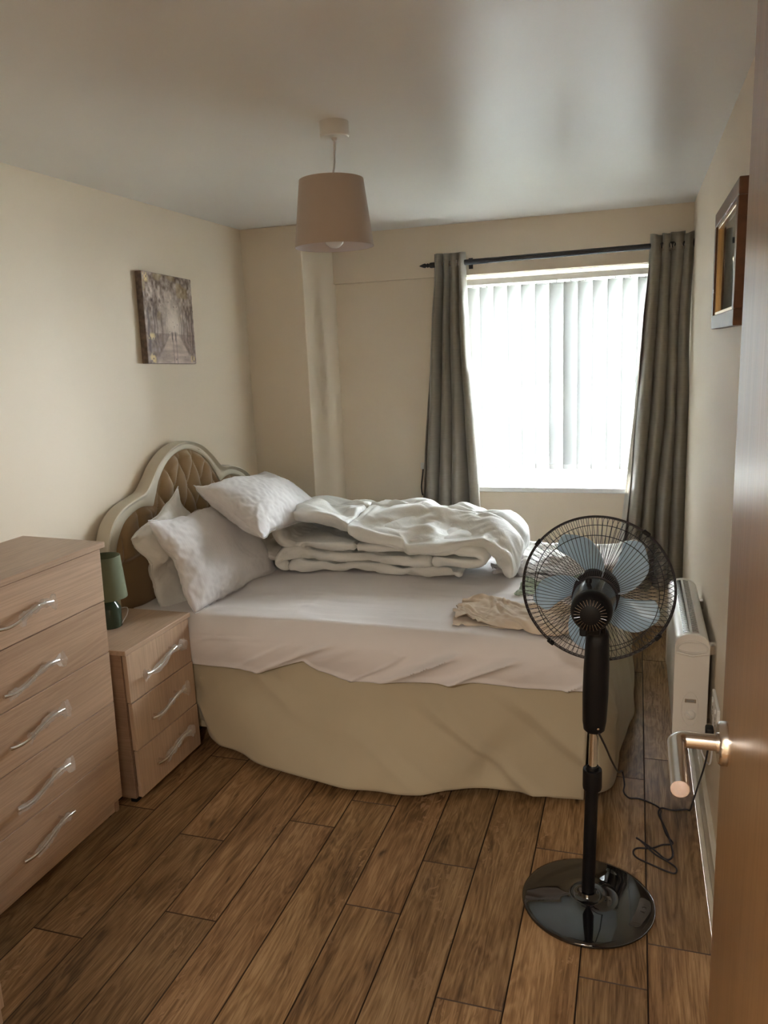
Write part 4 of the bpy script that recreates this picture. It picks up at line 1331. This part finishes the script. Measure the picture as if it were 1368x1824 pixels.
# mains lead: from the housing to the floor, coiled, up to the plug
W = [(-.078, 2.13, .575), (-.062, 2.20, .50), (-.045, 2.42, .33), (-.028, 2.70, .14), (-.018, 2.90, .035), (-.008, 2.86, .004), (-.010, 2.806, .004), (.009, 2.768, .004), (.048, 2.770, .004), (.100, 2.742, .004), (.119, 2.713, .004), (.118, 2.670, .004), (.132, 2.571, .004), (.152, 2.517, .006), (.119, 2.503, .004),
     (.083, 2.475, .004), (.038, 2.464, .004), (.026, 2.439, .004), (.038, 2.412, .004), (.082, 2.387, .004), (.132, 2.363, .004), (.154, 2.362, .004), (.157, 2.389, .004), (.134, 2.415, .004), (.091, 2.443, .008), (.047, 2.503, .010), (.036, 2.512, .010), (.050, 2.500, .010), (.092, 2.462, .008), (.126, 2.428, .004), (.144, 2.436, .004),
     (.150, 2.470, .004), (.139, 2.556, .009), (.124, 2.62, .010), (.110, 2.68, .010), (.122, 2.718, .009), (.160, 2.722, .004), (.205, 2.738, .004), (.218, 2.733, .006), (.222, 2.70, .05), (.232, 2.62, .17), (.243, 2.545, .29), (.250, 2.52, .375)]
mk('mains_lead', tube(bmesh.new(), [Vector(p) - FB for p in catmull(W, 7)], .0030, 8), MAT['cable'], fan, sm=60)
b = bmesh.new(); box(b, .238, .2625, 2.500, 2.54, .395, .440, .006, 2); tube(b, [(.250, 2.52, .365), (.250, 2.52, .40)], [.0045, .010], 12)
b.transform(Matrix.Translation(-FB)); mk('plug', b, MAT['black'], fan, sm=40)

# ------------------------------------------------------------------ socket and heater on the right wall
so = root('wall_socket', (XR, 2.56, .475), 'white double wall socket beyond the door edge with a black plug in it', 'socket')
mk('face_plate', bx(-.010, 0, -.085, .085, -.043, .043, .003, 2), MAT['white'], so)
for y in (-.043, .043):
    mk('switch', bx(-.0135, -.009, y - .006, y + .006, .014, .030, .001), MAT['white'], so)
    b = bmesh.new(); box(b, -.0105, -.0095, y - .003, y + .003, -.010, 0); box(b, -.0105, -.0095, y - .014, y - .007, -.026, -.021); box(b, -.0105, -.0095, y + .007, y + .014, -.026, -.021)
    mk('pin_slot', b, MAT['gap'], so)

ht = root('panel_heater', (0.20, 2.95, .29), 'white wall mounted convector heater with louvred top and end control', 'heater')
X0, X1, Y0, Y1, Z0, Z1 = .146, .256, 2.67, 3.34, .30, .655
RH = .045
def cap_profile(x0, x1, z0, z1, rb=.03, n=14):
    # rounded top like a low arch, small radius below
    xm, w = (x0 + x1) / 2, (x1 - x0) / 2
    pts = [(xm + w * math.cos(a), z1 + .040 * math.sin(a)) for a in np.linspace(0, PI, n)]
    pts += [(x0, z0 + rb)] + [(x0 + rb - rb * math.cos(a), z0 + rb - rb * math.sin(a)) for a in np.linspace(.2, PI / 2, 5)] + [(x1 - rb + rb * math.sin(a), z0 + rb - rb * math.cos(a)) for a in np.linspace(0, PI / 2 - .1, 5)]
    return pts
def prism(bm, prof, y0, y1, bev=0.0):
    b = bmesh.new()
    A = [b.verts.new((x, y0, z)) for x, z in prof]; B = [b.verts.new((x, y1, z)) for x, z in prof]
    n = len(prof)
    for k in range(n): b.faces.new((A[k], A[(k + 1) % n], B[(k + 1) % n], B[k]))
    fa = b.faces.new(A[::-1]); b.faces.new(B)
    if bev: bmesh.ops.bevel(b, geom=[e for e in fa.edges], offset=bev, segments=3, profile=.5, affect='EDGES')
    join(bm, b); return bm
def lh(o): return lm(o, ht)
# open-topped body: shell without the arch, louvres between the cheeks
b = bmesh.new(); box(b, X0 + .004, X1 - .004, Y0 + .012, Y1 - .012, Z0 + .01, Z1 - .012, .008, 2)
lh(mk('body', b, MAT['heater'], ht, sm=40))
for y0, y1, nm in ((Y0, Y0 + .022, 'near'), (Y1 - .022, Y1, 'far')):
    b = prism(bmesh.new(), cap_profile(X0, X1, Z0 + .0, Z1), y0, y1, .003)
    e = lh(mk('end_cap', b, MAT['heater'], ht, sm=35))
    if nm == 'near':
        # recessed finger grip: lip and dark hollow
        xm = (X0 + X1) / 2
        b = bmesh.new()
        pts = [(xm + .047 * math.cos(a), Y0 - .002, Z1 - .012 + .026 * math.sin(a) * (1 if math.sin(a) > 0 else .55)) for a in np.linspace(0, 2 * PI, 40, endpoint=False)]
        tube(b, pts, .0032, 8, closed=True)
        mk('grip_lip', b, MAT['heater'], e, off=(-0.0, 0, 0), sm=60).location = (0, 0, 0)
        b = bmesh.new(); tube(b, [(xm - .052, Y0 - .001, Z1 - .026), (xm, Y0 - .004, Z1 - .036), (xm + .052, Y0 - .001, Z1 - .026)], .004, 8)
        mk('grip_lip', b, MAT['heater'], e, sm=60)
        # control field, display window and dial
        b = bmesh.new()
        pts = [(xm + .027 * math.cos(a), Y0 - .0005, .425 + .062 * math.sin(a)) for a in np.linspace(0, 2 * PI, 40, endpoint=False)]
        tube(b, pts, .0014, 6, closed=True)
        mk('control_rim', b, MAT['heater'], e, sm=60)
        d = mk('display', bx(xm - .018, xm + .018, Y0 - .002, Y0, .448, .462, .001), MAT['steel'], e)
        mk('display_window', bx(xm - .013, xm + .013, Y0 - .0026, Y0 - .0015, .451, .459), plain('grey_display', (.25, .24, .22), .2), e)
        k_ = mk('dial', lathe(bmesh.new(), [(0, .009), (.014, .009), (.0165, .007), (.018, 0)], 36, Matrix.Translation((xm, Y0, .405)) @ Matrix.Rotation(PI / 2, 4, 'X')), MAT['heater'], e, sm=40)
        b = bmesh.new(); box(b, -.0015, .0015, -.0035, 0, -.012, .012); b.transform(Matrix.Translation((xm - .003, Y0 - .009, .408)) @ Matrix.Rotation(-.7, 4, 'Y'))
        mk('pointer', b, MAT['white'], e)
    for c in [k for k in bpy.data.objects if k.parent is e]:
        pass
xm, w = (X0 + X1) / 2, (X1 - X0) / 2
def arch(x): return Z1 + .038 * math.sqrt(max(0, 1 - ((x - xm) / w) ** 2))
# cheeks, centre bar and louvres on the arch
def arch_strip(xa, xb, y0, y1, th=.004, n=8, raise_=0):
    prof = [(x, arch(x) + raise_) for x in np.linspace(xa, xb, n)] + [(x, arch(x) - th) for x in np.linspace(xb, xa, n)]
    return prism(bmesh.new(), prof, y0, y1)
for xa, xb in ((X0 + .002, X0 + .026), (X1 - .034, X1 - .002)):
    b = arch_strip(xa, xb, Y0 + .022, Y1 - .022)
    box(b, (xa if xa < xm else xb - .004), (xa + .004 if xa < xm else xb), Y0 + .022, Y1 - .022, Z1 - .03, Z1 + .006)
    lh(mk('cheek', b, MAT['heater'], ht, sm=50))
xa, xb = X0 + .026, X1 - .034; xc_ = (xa + xb) / 2
lh(mk('centre_bar', arch_strip(xc_ - .004, xc_ + .004, Y0 + .022, Y1 - .022, .006, 3, .001), MAT['white'], ht))
lh(mk('element_tray', bx(xa - .002, xb + .002, Y0 + .022, Y1 - .022, Z1 - .01, Z1 + .012), plain('dark_grey_louvre_recess', (.20, .20, .21), .5), ht))
lv = {}
for k in range(44):
    y = Y0 + .032 + k * (Y1 - Y0 - .06) / 43
    for s, (a_, b_) in enumerate(((xa, xc_ - .004), (xc_ + .004, xb))):
        if s not in lv:
            o = lh(mk('louvre', arch_strip(a_, b_, 0, .006, .010, 5), MAT['steel'], ht, sm=60)); lv[s] = o.data
        else: o = link(bpy.data.objects.new('louvre', lv[s]), ht); o.location = Vector((0, 0, 0)) - ht.location
        o.location.y = y - ht.location.y
for y in (Y0 + .06, Y1 - .12):
    lh(mk('wall_bracket', bx(X1 - .006, XR, y - .02, y + .02, Z1 - .045, Z1 - .012, .002), MAT['steel'], ht))
    lh(mk('wall_bracket', bx(X1 - .006, XR, y - .02, y + .02, Z0 + .03, Z0 + .06, .002), MAT['steel'], ht))
lh(mk('heater_flex', tube(bmesh.new(), catmull([(.235, 2.70, .305), (.245, 2.66, .27), (.262, 2.62, .255), (.268, 2.60, .30), (.268, 2.60, .43)], 6), .003, 8), MAT['cable_white'], ht, sm=60))

# ------------------------------------------------------------------ ceiling lamp
cl = root('ceiling_lamp', (-0.945, 2.50, CEIL), 'taupe tapered fabric pendant shade hanging from the white ceiling', 'ceiling lamp')
mk('ceiling_rose', lathe(bmesh.new(), [(0, 0), (.047, 0), (.047, -.004), (.046, -.042), (.043, -.045), (.010, -.046), (.006, -.054), (0, -.055)], 48, Matrix.Translation((.022, -.01, 0))), MAT['white'], cl, sm=40)
mk('flex', tube(bmesh.new(), catmull([(.022, -.01, -.048), (.018, -.008, -.09), (.014, -.005, -.13), (.004, 0, -.16), (0, 0, -.19)], 8), .0032, 10), MAT['cable_white'], cl, sm=60)
zt_, zb_ = -.166, -.372
sh = mk('shade', lathe(bmesh.new(), [(.1285, zb_), (.1035, zt_), (.1022, zt_), (.1272, zb_)], 96, closed=True), MAT['shade'], cl, sm=50)
mk('shade_lining', lathe(bmesh.new(), [(.1270, zb_ + .0005), (.1020, zt_ - .0005), (.1012, zt_ - .0005), (.1262, zb_ + .0005)], 96, closed=True), MAT['shade_in'], sh, sm=50)
b = bmesh.new()
for k in range(3):
    a = 2 * PI * k / 3 + .4; tube(b, [(.018 * math.cos(a), .018 * math.sin(a), zt_ - .03), (.1012 * math.cos(a), .1012 * math.sin(a), zt_ - .006)], .0016, 6)
tube(b, [(.020 * math.cos(a), .020 * math.sin(a), zt_ - .03) for a in np.linspace(0, 2 * PI, 24, endpoint=False)], .002, 6, closed=True)
mk('shade_carrier', b, MAT['white'], cl)
mk('lamp_holder', tube(bmesh.new(), [(0, 0, -.185), (0, 0, -.25)], .016, 24), MAT['white'], cl, sm=40)
mk('bulb', lathe(bmesh.new(), [(.012, -.24), (.014, -.26), (.030, -.313), (.034, -.338), (.029, -.362), (.015, -.374), (0, -.377)], 32), MAT['bulb'], cl, sm=60)

# ------------------------------------------------------------------ canvas on the left wall
cv = root('canvas_picture', (XL, 3.36, 1.855), 'small canvas painting of an avenue of trees with two walking figures', 'picture', rot=(math.radians(-1.6), 0, 0))
cw, chh, cd = .208, .206, .034
mk('canvas', bx(.001, cd, -cw, cw, -chh, chh, .003, 2), plain('canvas_edge_paint', (.20, .155, .13), .6, var=.45, scale=40), cv)
nyp, nzp = 150, 150
Yp, Zp = np.meshgrid(np.linspace(0, 1, nyp), np.linspace(0, 1, nzp), indexing='ij')
def paint():
    y, z = Yp, Zp
    base = np.zeros(y.shape + (3,)); A = lambda c: np.array(c)[None, None]
    n1 = fbm(y * 9, z * 9, 1.0, 4)[..., None]; n2 = fbm(y * 26, z * 20, 5.0, 3)[..., None]
    mist = np.exp(-(((y - .56) / .20) ** 2 + ((z - .50) / .34) ** 2))[..., None]
    path_c = .56 + (.5 - z) * 0.0
    c = A((.40, .34, .315)) + n1 * .10 + n2 * .10
    c = c * (1 - mist) + A((.80, .77, .76)) * mist
    up_ = sst(.40, .62, z)[..., None]
    leaf = A((.30, .25, .22)) + n2 * .22 + n1 * .12
    c = c * (1 - up_ * .75 * (1 - mist * .8)) + leaf * up_ * .75 * (1 - mist * .8)
    gold = sst(.35, .6, vnoise(y * 7, z * 6, 9.0))[..., None] * up_
    c = c * (1 - gold * .4) + A((.42, .34, .16)) * gold * .4
    # path widening downward
    hw_ = .05 + .40 * (1 - z / .38).clip(0, 1)
    pth = (sst(1.0, .8, np.abs(y - .56) / hw_) * (z < .36))[..., None]
    pc = A((.60, .54, .52)) + fbm(y * 5, z * 30, 3.0, 3)[..., None] * .13
    c = c * (1 - pth * .8) + pc * pth * .8
    grass = ((z < .34)[..., None] * (1 - pth))
    c = c * (1 - grass * .55) + (A((.27, .215, .20)) + n2 * .10) * grass * .55
    # trunks
    for k, (ty, w, b0, top, dk) in enumerate([(.06, .022, .10, .62, .85), (.17, .014, .20, .66, .7), (.22, .012, .22, .62, .6), (.32, .012, .28, .56, .6), (.39, .006, .31, .54, .35), (.43, .004, .33, .52, .3), (.68, .005, .32, .56, .4), (.72, .008, .28, .58, .55), (.77, .009, .24, .60, .6), (.85, .012, .22, .64, .65), (.90, .010, .18, .66, .7), (.96, .014, .12, .70, .8)]):
        yy = ty + .006 * np.sin(z * 30 + k) 
        m_ = (np.exp(-((y - yy) / w) ** 2) * sst(b0 - .01, b0 + .02, z) * (1 - sst(top - .05, top + .05, z)))[..., None] * dk
        c = c * (1 - m_) + A((.13, .085, .08)) * m_
    for fy in (.515, .585):
        m_ = (np.exp(-(((y - fy) / .011) ** 2 + ((z - .305) / .055) ** 4)))[..., None]
        c = c * (1 - m_) + A((.08, .05, .055)) * m_
        m_ = (np.exp(-(((y - fy - .01) / .012) ** 2)) * (z < .26) * .5)[..., None]
        c = c * (1 - m_) + A((.25, .20, .20)) * m_
    # gold leaf dabs
    for gy, gz, gw, gh in ((.10, .30, .07, .035), (.10, .05, .06, .06), (.06, .94, .05, .05), (.93, .05, .04, .04)):
        m_ = (np.exp(-(((y - gy) / gw) ** 4 + ((z - gz) / gh) ** 4)) * sst(-.3, .1, vnoise(y * 40, z * 40, 2.0)))[..., None]
        c = c * (1 - m_) + A((.72, .64, .40)) * m_
    return c.clip(.02, .95)
img = paint()
P = np.stack([np.full(Yp.shape, cd + .0006) + .0006 * fbm(Yp * 40, Zp * 40, 3, 2), (Yp - .5) * 2 * (cw - .002), (Zp - .5) * 2 * (chh - .002)], -1)
bm = grid_mesh(P); me = bpy.data.meshes.new('painted_face'); bm.to_mesh(me); bm.free()
ca = me.color_attributes.new('paint', 'FLOAT_COLOR', 'POINT')
lin = img ** 1.35 * np.array([1.18, 1.09, 1.0])
ca.data.foreach_set('color', np.concatenate([lin, np.ones(lin.shape[:2] + (1,))], -1).reshape(-1))
Nn = NT('painted_canvas'); at = Nn.n('ShaderNodeVertexColor', layer_name='paint'); Nn.base(at.outputs[0]); Nn.P(Roughness=.55)
me.materials.append(Nn.m); smooth(me)
link(bpy.data.objects.new('painted_face', me), cv)

# ------------------------------------------------------------------ framed picture on the right wall
fp = root('framed_picture', (XR, 2.665, 1.88), 'brown wooden framed picture with inner mount coloured pale like a glass reflection on the right wall', 'picture')
y0, y1, z0, z1, th, wf = -.33, .33, -.187, .190, .032, .045
for nm, a in (('frame_rail', (y0, y1, z1 - wf, z1)), ('frame_rail', (y0, y1, z0, z0 + wf)), ('frame_stile', (y0, y0 + wf, z0 + wf, z1 - wf)), ('frame_stile', (y1 - wf, y1, z0 + wf, z1 - wf))):
    b = bx(-th, -.001, *a, .003, 2)
    o = mk(nm, b, MAT['mahogany'], fp)
b = bmesh.new(); g_ = .012; a0, a1, c0, c1 = y0 + wf - .002, y1 - wf + .002, z0 + wf - .002, z1 - wf + .002
box(b, -th + .006, -.004, a0, a1, c1 - g_, c1, .002); box(b, -th + .006, -.004, a0, a1, c0, c0 + g_, .002); box(b, -th + .006, -.004, a0, a0 + g_, c0, c1, .002); box(b, -th + .006, -.004, a1 - g_, a1, c0, c1, .002)
mk('gilt_slip', b, MAT['gilt'], fp)
mk('mount', bx(-.012, -.004, a0 + g_, a1 - g_, c0 + g_, c1 - g_), plain('print_paled_as_reflection', (.55, .57, .56), .6, var=.2, scale=9), fp)  # pale grey paints the reflection in the glass into the print colour
mk('glass', bx(-.0165, -.0150, a0 + g_, a1 - g_, c0 + g_, c1 - g_), MAT['glass'], fp)
